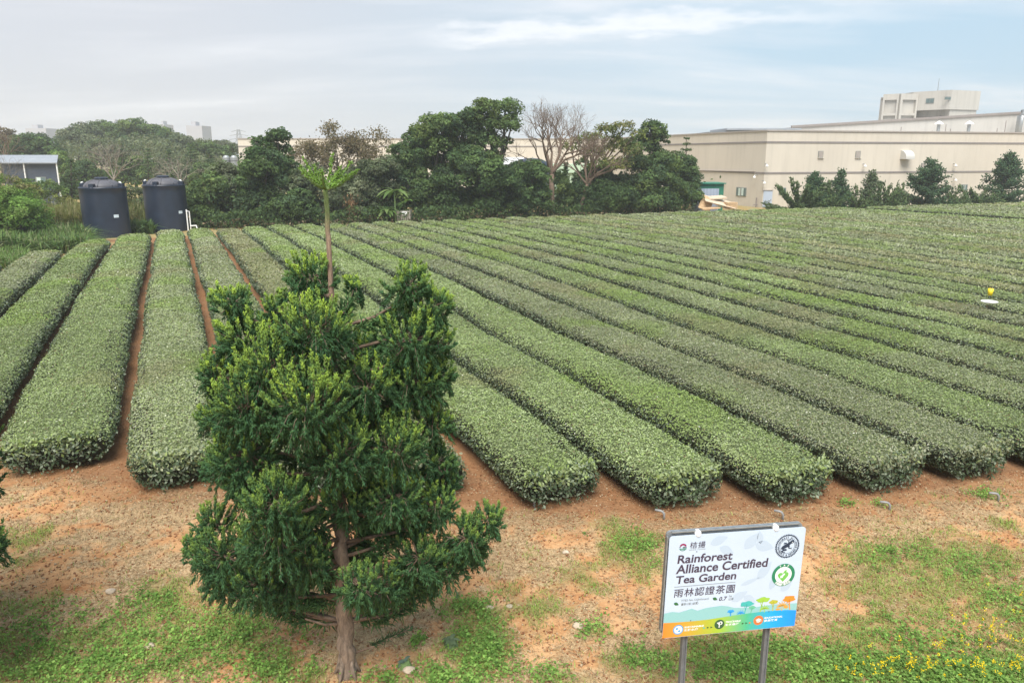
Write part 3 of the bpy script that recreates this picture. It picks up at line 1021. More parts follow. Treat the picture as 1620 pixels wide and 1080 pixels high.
# bark: brown and cracked below, reddish on the leader, green at its top
m, nt, b = new_mat('conifer_bark')
b.inputs['Roughness'].default_value = .9
t = nd(nt, 'ShaderNodeTexCoord')
sx = nd(nt, 'ShaderNodeSeparateXYZ'); lk(nt, t.outputs['Object'], sx.inputs[0])
hh = nd(nt, 'ShaderNodeMapRange'); hh.inputs['From Min'].default_value = 0; hh.inputs['From Max'].default_value = 6
lk(nt, sx.outputs['Z'], hh.inputs['Value'])
ht = ramp(nt, hh.outputs[0], [(0, (.23, .175, .13)), (.45, (.22, .155, .11)), (.68, (.26, .165, .12)), (.865, (.24, .17, .12)), (.905, (.13, .17, .06)), (1, (.14, .22, .06))])
mpn = nd(nt, 'ShaderNodeMapping'); mpn.inputs['Scale'].default_value = (16, 16, 4)
lk(nt, t.outputs['Object'], mpn.inputs[0])
nz = nd(nt, 'ShaderNodeTexNoise'); nz.inputs['Scale'].default_value = 1.2; nz.inputs['Detail'].default_value = 8; nz.inputs['Roughness'].default_value = .7; nz.inputs['Distortion'].default_value = .8
lk(nt, mpn.outputs[0], nz.inputs['Vector'])
rr_ = ramp(nt, nz.outputs['Fac'], [(.32, .42), (.46, .9), (.70, 1.5)])
mu = nd(nt, 'ShaderNodeMix', data_type='RGBA', blend_type='MULTIPLY'); mu.inputs['Factor'].default_value = 1
lk(nt, ht.outputs[0], mu.inputs['A']); lk(nt, rr_.outputs[0], mu.inputs['B'])
lk(nt, mu.outputs['Result'], b.inputs['Base Color'])
bp = nd(nt, 'ShaderNodeBump'); bp.inputs['Strength'].default_value = 1; bp.inputs['Distance'].default_value = .03
lk(nt, nz.outputs['Fac'], bp.inputs['Height']); lk(nt, bp.outputs[0], b.inputs['Normal'])
M['conifer_bark'] = m
M['green_stem'] = plain('green_stem', (.12, .19, .06), .7, noise=.2, scale=12)

conifer = build_conifer()


def copy_tree(o, parent=None):
    c = o.copy(); C.objects.link(c)
    if parent is not None: c.parent = parent
    for ch in list(o.children): copy_tree(ch, c)
    return c


con2 = copy_tree(conifer)
p = on_y(-165, 1060, 7.6)
con2.location = (p[0], p[1], float(gz(p[0], p[1])))
con2.rotation_euler = (0, 0, R(158))
con2['label'] = 'conifer cut off by the left picture edge, only its branch tips in view'

# ------------------------------------------------------------------ information sign
SG_P = np.array([1.557, 6.9, 1.136]); PSI = R(10.135); SW, SH = 1.49, 1.159
ROLL = R(-1.1)
_r = np.array([math.cos(PSI), math.sin(PSI), 0]); _n = np.array([-math.sin(PSI), math.cos(PSI), 0]); _u = np.array([0, 0, 1.])
SGR = _r * math.cos(ROLL) + _u * math.sin(ROLL); SGU = _u * math.cos(ROLL) - _r * math.sin(ROLL); SGN = -_n   # SGN faces the viewer


def sp(a, b, lift=0.0):
    """board coordinates (0..1 across, 0..1 up) -> world"""
    return SG_P + SGR * a * SW + SGU * b * SH + SGN * lift


sg_ground = float(gz(SG_P[0] + .7, SG_P[1]))
sign = thing('information_sign', 'white tea garden information sign with green and orange artwork on two grey posts', 'sign', (SG_P + SGR * SW / 2) * np.array([1, 1, 0]) + np.array([0, 0, sg_ground]))


def flat(name, col, rough=.45):
    m, nt, b = new_mat(name)
    b.inputs['Base Color'].default_value = (*col, 1); b.inputs['Roughness'].default_value = rough
    return m


M['sheet'] = plain('printed_white_sheet', (.50, .60, .73), .38, noise=.025, scale=3)
M['ink'] = flat('print_dark', (.055, .04, .07))
M['ink_grey'] = flat('print_grey', (.16, .18, .18))
M['p_white'] = flat('print_white', (.82, .84, .84))
M['p_green'] = flat('print_dark_green', (.015, .20, .10))
M['p_leaf'] = flat('print_leaf_green', (.15, .45, .09))
M['p_leafd'] = flat('print_deep_leaf', (.03, .14, .05))
M['p_navy'] = flat('print_navy', (.012, .030, .065))
M['p_hill'] = flat('print_pale_hill', (.25, .50, .51))
M['p_ghost'] = flat('print_ghost_leaf', (.43, .53, .65))
M['p_red'] = flat('print_maroon', (.26, .015, .085))
M['p_blue'] = flat('print_blue', (.02, .30, .72))
M['p_teal'] = flat('print_teal', (.05, .42, .40))
M['p_teal2'] = flat('print_sea_green', (.13, .46, .30))
M['p_lime'] = flat('print_lime', (.30, .52, .06))
M['p_olive'] = flat('print_olive', (.42, .42, .04))
M['p_orange'] = flat('print_orange', (.72, .25, .03))
M['p_tan'] = flat('print_tan_orange', (.62, .33, .06))
M['p_rust'] = flat('print_rust', (.62, .17, .05))
M['p_dkgreen'] = flat('print_forest', (.03, .10, .04))
# the printed band runs orange - olive - lime - sea green - blue
m, nt, b = new_mat('printed_band')
b.inputs['Roughness'].default_value = .45
t = nd(nt, 'ShaderNodeTexCoord'); sx = nd(nt, 'ShaderNodeSeparateXYZ'); lk(nt, t.outputs['Object'], sx.inputs[0])
mr = nd(nt, 'ShaderNodeMapRange'); mr.inputs['From Min'].default_value = -SW / 2; mr.inputs['From Max'].default_value = SW / 2
lk(nt, sx.outputs['X'], mr.inputs['Value'])
rm = ramp(nt, mr.outputs[0], [(0, (.75, .23, .03)), (.22, (.52, .36, .04)), (.42, (.33, .50, .04)), (.62, (.07, .44, .24)), (.82, (.005, .36, .74)), (1, (.005, .26, .85))])
lk(nt, rm.outputs[0], b.inputs['Base Color'])
M['p_band'] = m


def rrect(w, h, r, n=6):
    pts = []
    for cx, cy, a0 in ((w - r, r, -90), (w - r, h - r, 0), (r, h - r, 90), (r, r, 180)):
        for k in range(n + 1):
            a = R(a0 + 90 * k / n)
            pts.append((cx + r * math.cos(a), cy + r * math.sin(a)))
    return pts


# front sheet: rounded corners except lower left as in the picture
mb = MB()
mb.prism([sp(x / SW, y / SH, 0) for x, y in rrect(SW, SH, .035)], -SGN * .006)
sheet = mb.build('board', M['sheet'], sign)
# grey backing panel with folded rim, set behind and a little up and left
BO = -SGN * .040 + SGR * -.018 + SGU * .034
mb = MB()
mb.prism([sp(x / SW, y / SH, 0) + BO for x, y in rrect(SW, SH, .05)], -SGN * .03)
for (x0, y0, x1, y1) in ((.05, SH - .006, SW - .05, SH - .006), (.05, .006, SW - .05, .006)):
    mb.box((sp(x0 / SW, y0 / SH) + sp(x1 / SW, y1 / SH)) / 2 + BO + SGN * .006, (SW - .1, .012, .03), (SGR, SGU, SGN))
for x0 in (.006, SW - .006):
    mb.box(sp(x0 / SW, .5) + BO + SGN * .006, (.012, SH - .1, .03), (SGR, SGU, SGN))
mb.build('back_panel', M['steel'], sign)
for f, lo in ((.185, -.2), (.815, -.2)):
    mb = MB()
    topp = sp(f, 0) + BO - SGN * .05; topp = topp + SGU * (SH - .02)
    bot = np.array([topp[0], topp[1], float(gz(topp[0], topp[1])) - .05])
    L_ = topp[2] - bot[2]
    mb.box((topp + bot) / 2, (.058, .04, L_), (_r, _n, _u))
    for s in (-1, 1):
        mb.box((topp + bot) / 2 + SGN * .026 + _r * s * .021, (.014, .012, L_), (_r, _n, _u))
    mb.build('post', M['steel_dark'], sign)
for f in (.205, .775):
    mb = MB()
    c = sp(f, 1.0) + SGU * .006 - SGN * .012
    ax = -SGN
    mb.tube([c + SGN * .022, c + SGN * .006, c - SGN * .035], [.024, .034, .034], 14)
    o = mb.build('clamp_cap', M['white_plastic'], sign, smooth=False)
for (f, g) in ((.205, .935), (.205, .155), (.80, .155)):
    pass

LIFT = [.0012]


def art(name, polys, mat, lift=None):
    """flat printed shapes, polys in metres on the board"""
    mb = MB()
    if lift is None: lift = .0015
    for P in polys:
        mb.poly([sp(x / SW, y / SH, lift) for x, y in P])
    o = mb.build(name, mat, sheet)
    return o


def bpx(a, b):
    """board fractions (0..1, 0..1 from the bottom) to metres"""
    return (a * SW, b * SH)


def circ(c, r, n=40, a0=0, a1=360, sx=1, sy=1):
    return [(c[0] + r * sx * math.cos(R(a0 + (a1 - a0) * k / n)), c[1] + r * sy * math.sin(R(a0 + (a1 - a0) * k / n))) for k in range(n + (0 if a1 - a0 == 360 else 1))]


def ring(c, r0, r1, n=48, a0=0, a1=360):
    out = []
    for k in range(n):
        b0 = R(a0 + (a1 - a0) * k / n); b1 = R(a0 + (a1 - a0) * (k + 1) / n)
        out.append([(c[0] + r0 * math.cos(b0), c[1] + r0 * math.sin(b0)), (c[0] + r1 * math.cos(b0), c[1] + r1 * math.sin(b0)),
                    (c[0] + r1 * math.cos(b1), c[1] + r1 * math.sin(b1)), (c[0] + r0 * math.cos(b1), c[1] + r0 * math.sin(b1))])
    return out


def text_mesh(body, bold=0.0, shear=0.0, space=1.0):
    cu = bpy.data.curves.new('lettering', 'FONT')
    cu.body = body; cu.offset = bold; cu.shear = shear; cu.space_character = space
    cu.resolution_u = 4
    o = bpy.data.objects.new('lettering', cu)
    C.objects.link(o)
    me = bpy.data.meshes.new_from_object(o.evaluated_get(bpy.context.evaluated_depsgraph_get()))
    bpy.data.objects.remove(o); bpy.data.curves.remove(cu)
    co = np.empty(len(me.vertices) * 3, np.float32); me.vertices.foreach_get('co', co)
    return me, co.reshape(-1, 3)


def text(body, x, y, w, h, mat, bold=0.0, shear=0.0, space=1.0, lift=.0022, name='lettering', lab=None):
    """flat lettering filling the box x, y, w, h (metres on the board, lower left)"""
    me, co = text_mesh(body, bold, shear, space)
    mn, mx = co.min(0), co.max(0)
    q = (co - mn) / np.maximum(mx - mn, 1e-6)
    P = np.array([sp((x + a * w) / SW, (y + b_ * h) / SH, lift) for a, b_, _ in q])
    me.vertices.foreach_set('co', P.astype(np.float32).ravel()); me.update()
    me.materials.clear()
    o = put(name, me, mat, sheet)
    return o


def arc_text(body, c, r, h, a_mid, sweep, mat, flip=False, lift=.0026, bold=.02):
    n = len(body)
    metas = []
    for i, ch in enumerate(body):
        if ch == ' ': continue
        me, co = text_mesh(ch, bold)
        a = a_mid + (sweep / 2 - sweep * i / (n - 1)) * (-1 if flip else 1)
        ca, sa = math.cos(R(a)), math.sin(R(a))
        tx, ty = (-sa, ca) if flip else (sa, -ca)
        ux_, uy_ = (-ca, -sa) if flip else (ca, sa)
        mid = (co[:, 0].min() + co[:, 0].max()) / 2
        k = h / .72
        out = []
        for v in co:
            lx = (v[0] - mid) * k; ly = (v[1] - .36) * k
            out.append(sp((c[0] + ca * r + tx * lx + ux_ * ly) / SW, (c[1] + sa * r + ty * lx + uy_ * ly) / SH, lift))
        me.vertices.foreach_set('co', np.array(out, np.float32).ravel()); me.update()
        metas.append(me)
    # join the letters into one lettering mesh
    Vv, Ff = [], []
    for me in metas:
        o = len(Vv)
        Vv += [tuple(v.co) for v in me.vertices]; Ff += [tuple(o + i for i in p.vertices) for p in me.polygons]
        bpy.data.meshes.remove(me)
    me = bpy.data.meshes.new('lettering'); me.from_pydata(Vv, [], Ff); me.update()
    put('lettering', me, mat, sheet)


def blob(cx, cy, w, h, seed=0, n=30, lob=5, flat_b=True):
    rg = np.random.default_rng(seed); out = []
    ph = rg.uniform(0, 6.28, 3)
    for k in range(n):
        a = 2 * math.pi * k / n
        r = 1 + .10 * math.sin(lob * a + ph[0]) + .05 * math.sin((lob + 3) * a + ph[1])
        y = math.sin(a)
        out.append((cx + w / 2 * r * math.cos(a), cy + h / 2 * r * (y if y > 0 or not flat_b else y * .75)))
    return out


def leafshape(c, L, W, ang, n=8):
    ca, sa = math.cos(R(ang)), math.sin(R(ang)); out = []
    for k in range(n + 1):
        t = k / n; out.append((t * L - L / 2, W / 2 * math.sin(math.pi * t ** .8)))
    for k in range(n - 1, 0, -1):
        t = k / n; out.append((t * L - L / 2, -W / 2 * math.sin(math.pi * t ** .8)))
    return [(c[0] + x * ca - y * sa, c[1] + x * sa + y * ca) for x, y in out]


# --- artwork, from the ghost leaves up
gh = [leafshape(bpx(a, b_), L, W, an) for a, b_, L, W, an in
      [(.36, .93, .20, .10, 20), (.42, .83, .17, .09, -25), (.60, .90, .22, .12, 50), (.70, .84, .22, .12, -15), (.66, .93, .15, .07, 100),
       (.72, .60, .24, .11, 55), (.62, .50, .22, .05, 20), (.80, .48, .20, .08, 70), (.55, .36, .2, .10, 30), (.63, .32, .16, .09, -30), (.90, .42, .16, .09, 40)]]
art('ghost_leaves', gh, M['p_ghost'], .0010)
hill = [(0, .155), (0, .252), (.06, .262), (.11, .250), (.162, .265), (.20, .278), (.245, .252), (.30, .270), (.36, .276), (.42, .280), (.47, .268), (.52, .246), (.58, .240), (.66, .232), (.74, .240), (.82, .244), (.90, .240), (1.0, .236), (1.0, .155)]
mbh = []
for i in range(1, len(hill) - 2):
    a, b_ = hill[i], hill[i + 1]
    mbh.append([bpx(a[0], .15), bpx(b_[0], .15), bpx(b_[0], b_[1]), bpx(a[0], a[1])])
art('hills', mbh, M['p_hill'], .0013)
bt = [(0, .158), (.08, .153), (.2, .150), (.32, .152), (.42, .160), (.52, .170), (.62, .177), (.72, .181), (.82, .181), (.92, .176), (1.0, .163)]
art('colour_band', [[bpx(a[0], .004), bpx(b_[0], .004), bpx(*b_), bpx(*a)] for a, b_ in zip(bt[:-1], bt[1:])], M['p_band'], .0018)


def umbrella(a, b_, w, h, trunk, mat, seed, lean=0.0):
    c = bpx(a, b_)
    P = [blob(c[0], c[1], w, h, seed)]
    y0 = trunk * SH
    P.append([(c[0] + lean - .006, y0), (c[0] + lean + .006, y0), (c[0] + .004, c[1]), (c[0] - .004, c[1])])
    P.append([(c[0] - w * .22, c[1] - h * .2), (c[0] - w * .20, c[1] - h * .2), (c[0] + lean * .4 + .004, y0 + (c[1] - y0) * .45), (c[0] + lean * .4 - .002, y0 + (c[1] - y0) * .4)])
    P.append([(c[0] + w * .22, c[1] - h * .2), (c[0] + w * .20, c[1] - h * .25), (c[0] + lean * .4 - .004, y0 + (c[1] - y0) * .42), (c[0] + lean * .4 + .002, y0 + (c[1] - y0) * .48)])
    art('printed_tree', P, mat, .0020)


umbrella(.495, .212, .078, .042, .164, M['p_blue'], 1)
umbrella(.613, .271, .150, .072, .172, M['p_teal'], 2, -.02)
umbrella(.655, .231, .075, .048, .176, M['p_teal2'], 3, -.01)
umbrella(.733, .299, .150, .070, .180, M['p_lime'], 4, -.02)
umbrella(.815, .268, .100, .055, .180, M['p_olive'], 5)
umbrella(.934, .284, .140, .085, .176, M['p_orange'], 6, .02)


def palm(a, b_, L, mat, seed):
    c = bpx(a, b_); P = [[(c[0] - .004, .172 * SH), (c[0] + .004, .172 * SH), (c[0] + .003, c[1]), (c[0] - .003, c[1])]]
    for an in (5, 35, 65, 95, 125, 155, 180, -12, 195):
        d = (math.cos(R(an)), math.sin(R(an)))
        P.append(leafshape((c[0] + d[0] * L / 2, c[1] + d[1] * L / 2 * .8), L, L * .16, math.degrees(math.atan2(d[1] * .8, d[0]))))
    art('printed_palm', P, mat, .0022)


palm(.572, .185, .05, M['p_blue'], 1); palm(.752, .210, .062, M['p_lime'], 2); palm(.885, .222, .075, M['p_tan'], 3)
art('printed_bush', [blob(*bpx(.915, .205), .06, .035, 8), blob(*bpx(.855, .190), .055, .03, 9)], M['p_tan'], .0023)

# --- lettering
INK = M['ink']
text('Rainforest', .068 * SW, .733 * SH, .400 * SW, .083 * SH, INK, .022, .07)
text('Alliance Certified', .062 * SW, .634 * SH, .678 * SW, .088 * SH, INK, .022, .07)
text('Tea Garden', .068 * SW, .536 * SH, .442 * SW, .078 * SH, INK, .022, .07)
art('rule', [[bpx(.06, .505), bpx(.508, .505), bpx(.508, .509), bpx(.06, .509)]], M['ink_grey'], .0016)
text('雨林認證茶園', .063 * SW, .403 * SH, .447 * SW, .085 * SH, INK, .008, .06, 1.14)
text('TTES No.12(Jinhsuan)', .118 * SW, .350 * SH, .202 * SW, .026 * SH, M['ink_grey'], 0, .1)
text('臺茶12號 (金萱)', .119 * SW, .314 * SH, .126 * SW, .028 * SH, M['ink_grey'], .006, .1)
text('0.7', .398 * SW, .331 * SH, .060 * SW, .040 * SH, M['ink'], .018, .2)
text('ha', .470 * SW, .360 * SH, .022 * SW, .022 * SH, M['ink_grey'], 0, .1)
text('公頃', .468 * SW, .328 * SH, .038 * SW, .025 * SH, M['ink_grey'], .006, .1)
for q in ((.084, .338), (.368, .355)):
    art('leaf_icon', [leafshape(bpx(*q), .060, .034, -25)], M['p_leafd'], .0021)
text('桔揚', .149 * SW, .872 * SH, .112 * SW, .062 * SH, INK, .006, .06, 1.15)
text('GOOD YOUNG', .147 * SW, .853 * SH, .116 * SW, .012 * SH, M['ink_grey'], .0, .0, 1.3)
c = bpx(.100, .890)
art('emblem', ring(c, .022, .040, 20, 18, 158), M['p_red'], .0021)
art('emblem', [[(c[0] - .040, c[1] - .003), (c[0] - .024, c[1] - .003), (c[0] - .024, c[1] + .004), (c[0] - .040, c[1] + .004)],
               [(c[0] - .004, c[1] - .004), (c[0] + .040, c[1] - .004), (c[0] + .040, c[1] + .004), (c[0] + .002, c[1] + .004)]], M['ink'], .0021)
art('emblem', [[(c[0] - .004, c[1] - .017), (c[0] + .040, c[1] - .017), (c[0] + .040, c[1] - .010), (c[0] - .002, c[1] - .010)],
               [(c[0] - .038, c[1] - .019), (c[0] + .038, c[1] - .029), (c[0] + .036, c[1] - .023), (c[0] - .036, c[1] - .012)]] + ring(c, .034, .041, 16, 215, 325), M['p_green'], .0021)
# frog seal
c = bpx(.872, .823); RS = .132
teeth = []
for k in range(44):
    a0, a1 = 360 * k / 44, 360 * (k + .5) / 44
    teeth.append(circ(c, RS * 1.035, 2, a0, a1) + [(c[0] + RS * .95 * math.cos(R(a1)), c[1] + RS * .95 * math.sin(R(a1))), (c[0] + RS * .95 * math.cos(R(a0)), c[1] + RS * .95 * math.sin(R(a0)))])
seal = art('seal', ring(c, RS * .90, RS * .97, 60) + teeth, M['p_navy'], .0021)
art('seal', ring(c, RS * .615, RS * .64, 48), M['p_navy'], .0021)
arc_text('RAINFOREST ALLIANCE', c, RS * .765, RS * .155, 90, 205, M['p_navy'])
arc_text('PEOPLE & NATURE', c, RS * .765, RS * .155, -90, 128, M['p_navy'], True)
for sg_ in (-1, 1):
    art('seal', [circ((c[0] + sg_ * RS * .765, c[1] - RS * .12), .004, 10)], M['p_navy'], .0024)
fr = lambda L: [(c[0] + x * RS * 1.12, c[1] + y * RS * 1.2 + .002) for x, y in L]
frog = [fr([(-.48, -.17), (-.40, -.02), (-.22, .10), (0, .20), (.16, .30), (.30, .40), (.44, .40), (.50, .30), (.42, .20), (.30, .16), (.16, .04), (.02, -.08), (-.16, -.16), (-.32, -.20)]),
        fr([(-.48, -.17), (-.32, -.20), (-.08, -.20), (.02, -.27), (-.06, -.33), (-.22, -.34), (-.34, -.40), (-.14, -.42), (-.10, -.48), (-.36, -.46), (-.46, -.34), (-.30, -.26)]),
        fr([(.14, .06), (.20, -.04), (.16, -.14), (.30, -.16), (.40, -.10), (.32, -.20), (.40, -.26), (.28, -.22), (.12, -.20), (.08, -.10), (.02, -.04)]),
        fr([(-.02, .18), (-.10, .26), (-.22, .24), (-.30, .28), (-.24, .18), (-.34, .16), (-.22, .14), (-.10, .18)]),
        fr([(.12, .27), (.08, .40), (-.02, .46), (-.06, .40), (.04, .38), (.04, .27)]), fr([(.08, .40), (.20, .50), (.24, .46), (.14, .38)])]
art('seal', frog, M['p_navy'], .0022)
art('seal', [circ((c[0] + RS * .40, c[1] + RS * .325), .0045, 10)], M['p_white'], .0026)
# traceable produce seal
c = bpx(.867, .538); RS = .130
art('seal', ring(c, RS * .72, RS, 60), M['p_green'], .0021)
art('seal', [circ(c, RS * .72, 40)], M['p_white'], .0019)
arc_text('TAP', c, RS * .86, RS * .16, 90, 46, M['p_white'], bold=.03)
arc_text('產銷履歷農產品', c, RS * .86, RS * .17, -90, 82, M['p_white'], True, bold=.02)
heart = fr_h = [(c[0] + x * RS, c[1] + y * RS) for x, y in [(0, -.62), (-.20, -.40), (-.42, -.18), (-.50, .02), (-.40, .18), (-.22, .22), (-.04, .12), (.14, .22), (.34, .24), (.46, .10), (.44, -.10), (.26, -.34)]]
art('seal', [heart], M['p_leaf'], .0022)


def arrow(cx, cy, L, W, ang):
    pts = [(-L / 2, W * .25), (L * .12, W * .25), (L * .12, W * .5), (L / 2, 0), (L * .12, -W * .5), (L * .12, -W * .25), (-L / 2, -W * .25)]
    ca, sa = math.cos(R(ang)), math.sin(R(ang))
    return [(cx + x * ca - y * sa, cy + x * sa + y * ca) for x, y in pts]


art('seal', [arrow(c[0] + .010, c[1] + .030, .075, .040, 48)], M['p_leaf'], .0023)
art('seal', [arrow(c[0] - .010, c[1] - .010, .066, .040, 228)], M['p_white'], .0024)
# three round icons with their captions
for (a, b_, mat, mat2, t1, t2, w1) in ((.112, .077, 'p_blue', 'p_white', 'SUSTAINABLE', '生態永續', .145), (.418, .092, 'p_dkgreen', 'p_white', 'TRACEABLE', '生產履歷', .115), (.713, .096, 'p_rust', 'p_white', 'EDUCATIONAL', '農業教育', .140)):
    c = bpx(a, b_)
    art('icon', [circ(c, .056, 36)], M[mat], .0024)
    if t1[0] == 'S':
        art('icon', ring(c, .041, .046, 36), M[mat2], .0028)
        art('icon', [circ(c, .038, 28)], M[mat2], .0027)
        art('icon', [blob(c[0] - .014, c[1] + .012, .026, .024, 3, flat_b=False), blob(c[0] + .012, c[1] - .016, .026, .024, 4, flat_b=False)], M['p_blue'], .0030)
    elif t1[0] == 'T':
        art('icon', [[(c[0] - .032, c[1] + .022), (c[0] + .004, c[1] + .026), (c[0] + .004, c[1] + .004), (c[0] + .004, c[1] - .038), (c[0] - .006, c[1] - .038), (c[0] - .006, c[1] - .004)]] + ring((c[0] + .012, c[1] + .014), .010, .020, 20, -100, 170), M[mat2], .0028)
    else:
        art('icon', [[(c[0] - .034, c[1] + .006), (c[0], c[1] - .010), (c[0] + .034, c[1] + .006), (c[0], c[1] + .024)], [(c[0] - .022, c[1] - .006), (c[0] - .022, c[1] - .018), (c[0], c[1] - .026), (c[0] + .022, c[1] - .018), (c[0] + .022, c[1] - .006), (c[0], c[1] - .016)], [(c[0] + .028, c[1] + .004), (c[0] + .032, c[1] + .004), (c[0] + .032, c[1] - .018), (c[0] + .028, c[1] - .018)]], M[mat2], .0028)
    x = c[0] + .066
    text(t1, x, c[1] + .010, w1 * SW, .021, M['p_white'], .03, .1, lift=.0028)
    text(t2, x - .003, c[1] - .026, .105 * SW, .026, M['p_white'], .02, .1, 1.1, lift=.0028)
for (a, b_, cs) in ((.298, .070, ('p_teal', 'p_dkgreen', 'p_dkgreen')), (.588, .078, ('p_dkgreen', 'p_dkgreen', 'p_rust'))):
    for k, cc in enumerate(cs):
        x, y = bpx(a + .027 * k, b_)
        art('arrow', [[(x, y - .012), (x + .026, y), (x, y + .012)]], M[cc], .0026)
for q in ((.199, .158), (.787, .176), (.202, .838)):
    art('rivet', [circ(bpx(*q), .006, 10)], M['ink'], .0032)

# ------------------------------------------------------------------ trees
def leaf_cloud(clumps, dens, L, cols, kind='round', spread=.6):
    """clumps: list of (centre, (rx, ry, rz)); leaves gather in smaller tufts over each clump's surface"""
    Ps, Ns, Cs, Ls = [], [], [], []
    cols = np.array(cols)
    for c, r in clumps:
        r = np.array(r)
        area = 4 * math.pi * ((r[0] * r[1]) ** 1.6 / 3 + (r[0] * r[2]) ** 1.6 / 3 + (r[1] * r[2]) ** 1.6 / 3) ** (1 / 1.6)
        rm = r.mean()
        nt_ = max(7, int(7 + area / max(.45, rm * .33) ** 2 * .36))
        d = RNG.normal(size=(nt_, 3)); d = unit(d)
        d[:, 2] = np.where(d[:, 2] < -.55, -d[:, 2], d[:, 2])
        tc_ = np.array(c) + d * r * RNG.uniform(.55, 1.0, (nt_, 1))
        tr_ = rm * RNG.uniform(.16, .42, nt_)
        nl = np.maximum(6, (dens * 4 * math.pi * tr_ ** 2 / (L * L * .45)).astype(int))
        tcol = cols[RNG.integers(0, len(cols), nt_)] * RNG.uniform(.65, 1.4, (nt_, 1))
        idx = np.repeat(np.arange(nt_), nl)
        n = len(idx)
        dd = unit(RNG.normal(size=(n, 3)) + np.array([0, 0, .25]))
        rad = RNG.uniform(.45, 1.08, n) ** .6
        P = tc_[idx] + dd * (tr_[idx] * rad)[:, None] * np.array([1.15, 1.15, .8])
        N = unit(dd * .6 + d[idx] * .4 + np.array([0, 0, .45]) + RNG.normal(size=(n, 3)) * spread)
        Ps.append(P); Ns.append(N)
        Cs.append(tcol[idx] * RNG.uniform(.7, 1.3, (n, 1))); Ls.append(L * RNG.uniform(.7, 1.35, n))
    P, N, Cc, LL = np.concatenate(Ps), np.concatenate(Ns), np.concatenate(Cs), np.concatenate(Ls)
    V, F = diamonds(P, N, LL, LL * .55)
    return V, F, Cc


def px_clumps(lst, Y, flat=1.0):
    out = []
    k = Y / (FPX * CP)
    for q in lst:
        cx, cy, rx, ry = q[:4]
        dy = q[4] if len(q) > 4 else RNG.uniform(-.5, .5) * rx * k
        c = on_y(cx, cy, Y) + np.array([0, dy, 0])
        out.append((c, (rx * k, min(rx * k * flat, 4.5), ry * k)))
    return out


DARK = [(.060, .105, .040), (.078, .128, .046), (.068, .112, .055), (.095, .150, .052)]
MID = [(.095, .150, .050), (.115, .17, .06), (.08, .13, .055), (.14, .19, .062)]
GREYG = [(.13, .155, .09), (.11, .14, .078), (.155, .175, .105), (.09, .12, .065)]
YELL = [(.16, .19, .055), (.19, .20, .06), (.11, .15, .05), (.20, .19, .09)]
BRIGHT = [(.12, .21, .05), (.15, .25, .06), (.10, .17, .045), (.19, .27, .08)]
DRY = [(.20, .165, .11), (.16, .13, .09), (.24, .19, .12), (.14, .13, .08)]
PAL = dict(D=DARK, M=MID, G=GREYG, Y=YELL, B=BRIGHT, R=DRY, DM=DARK[:3] + MID[1:2] + [MID[3]])


def tree(name, label, px, Y, clumps, pal='D', L=.26, dens=.85, tr=.22, cat='tree', group=None, base=None, bark='bark_dark', trunks=1, flat=1.0, cover_=None):
    cl = px_clumps(clumps, Y, flat)
    b0 = on_y(px, 300, Y)
    b0 = np.array([b0[0], Y, float(gz(b0[0], Y))])
    root = thing(name, label, cat, b0, group)
    mb = MB()
    cs = np.array([c for c, r in cl])
    rs = np.array([r for c, r in cl])
    low = cs[:, 2].min()
    for t in range(trunks):
        o = np.array([RNG.uniform(-.6, .6), RNG.uniform(-.4, .4), 0]) * (trunks > 1)
        fork = np.array([b0[0] + (cs[:, 0].mean() - b0[0]) * .35, b0[1], b0[2] + max(.8, (low - b0[2]) * .75)]) + o * 1.6
        mb.tube([b0 + o + np.array([0, 0, -.1]), b0 * .6 + fork * .4 + RNG.normal(size=3) * .06, fork], [tr * 1.15, tr, tr * .85], 8)
        for i in range(t, len(cl), trunks):
            c = cs[i]; e = c + np.array([0, 0, -rs[i][2] * .1])
            mid = fork * .5 + e * .5 + np.array([0, 0, -.06 * np.linalg.norm(e - fork)]) + RNG.normal(size=3) * .15
            mb.tube([fork, mid, e], [tr * .6, tr * .4, tr * .15], 5)
            for q in range(3):
                d = unit(RNG.normal(size=(1, 3)) + np.array([0, 0, .5]))[0] * rs[i] * .85
                mb.tube([mid * .4 + e * .6, e + d * .5, c + d], [tr * .22, tr * .14, tr * .05], 4)
    mb.build('trunk', M[bark], root, smooth=True)
    V, F, Cc = leaf_cloud(cl, dens, L, PAL[pal])
    put('crown', mesh_np('crown', [(V, F, Cc, 0)]), M['leaf'], root)
    return root


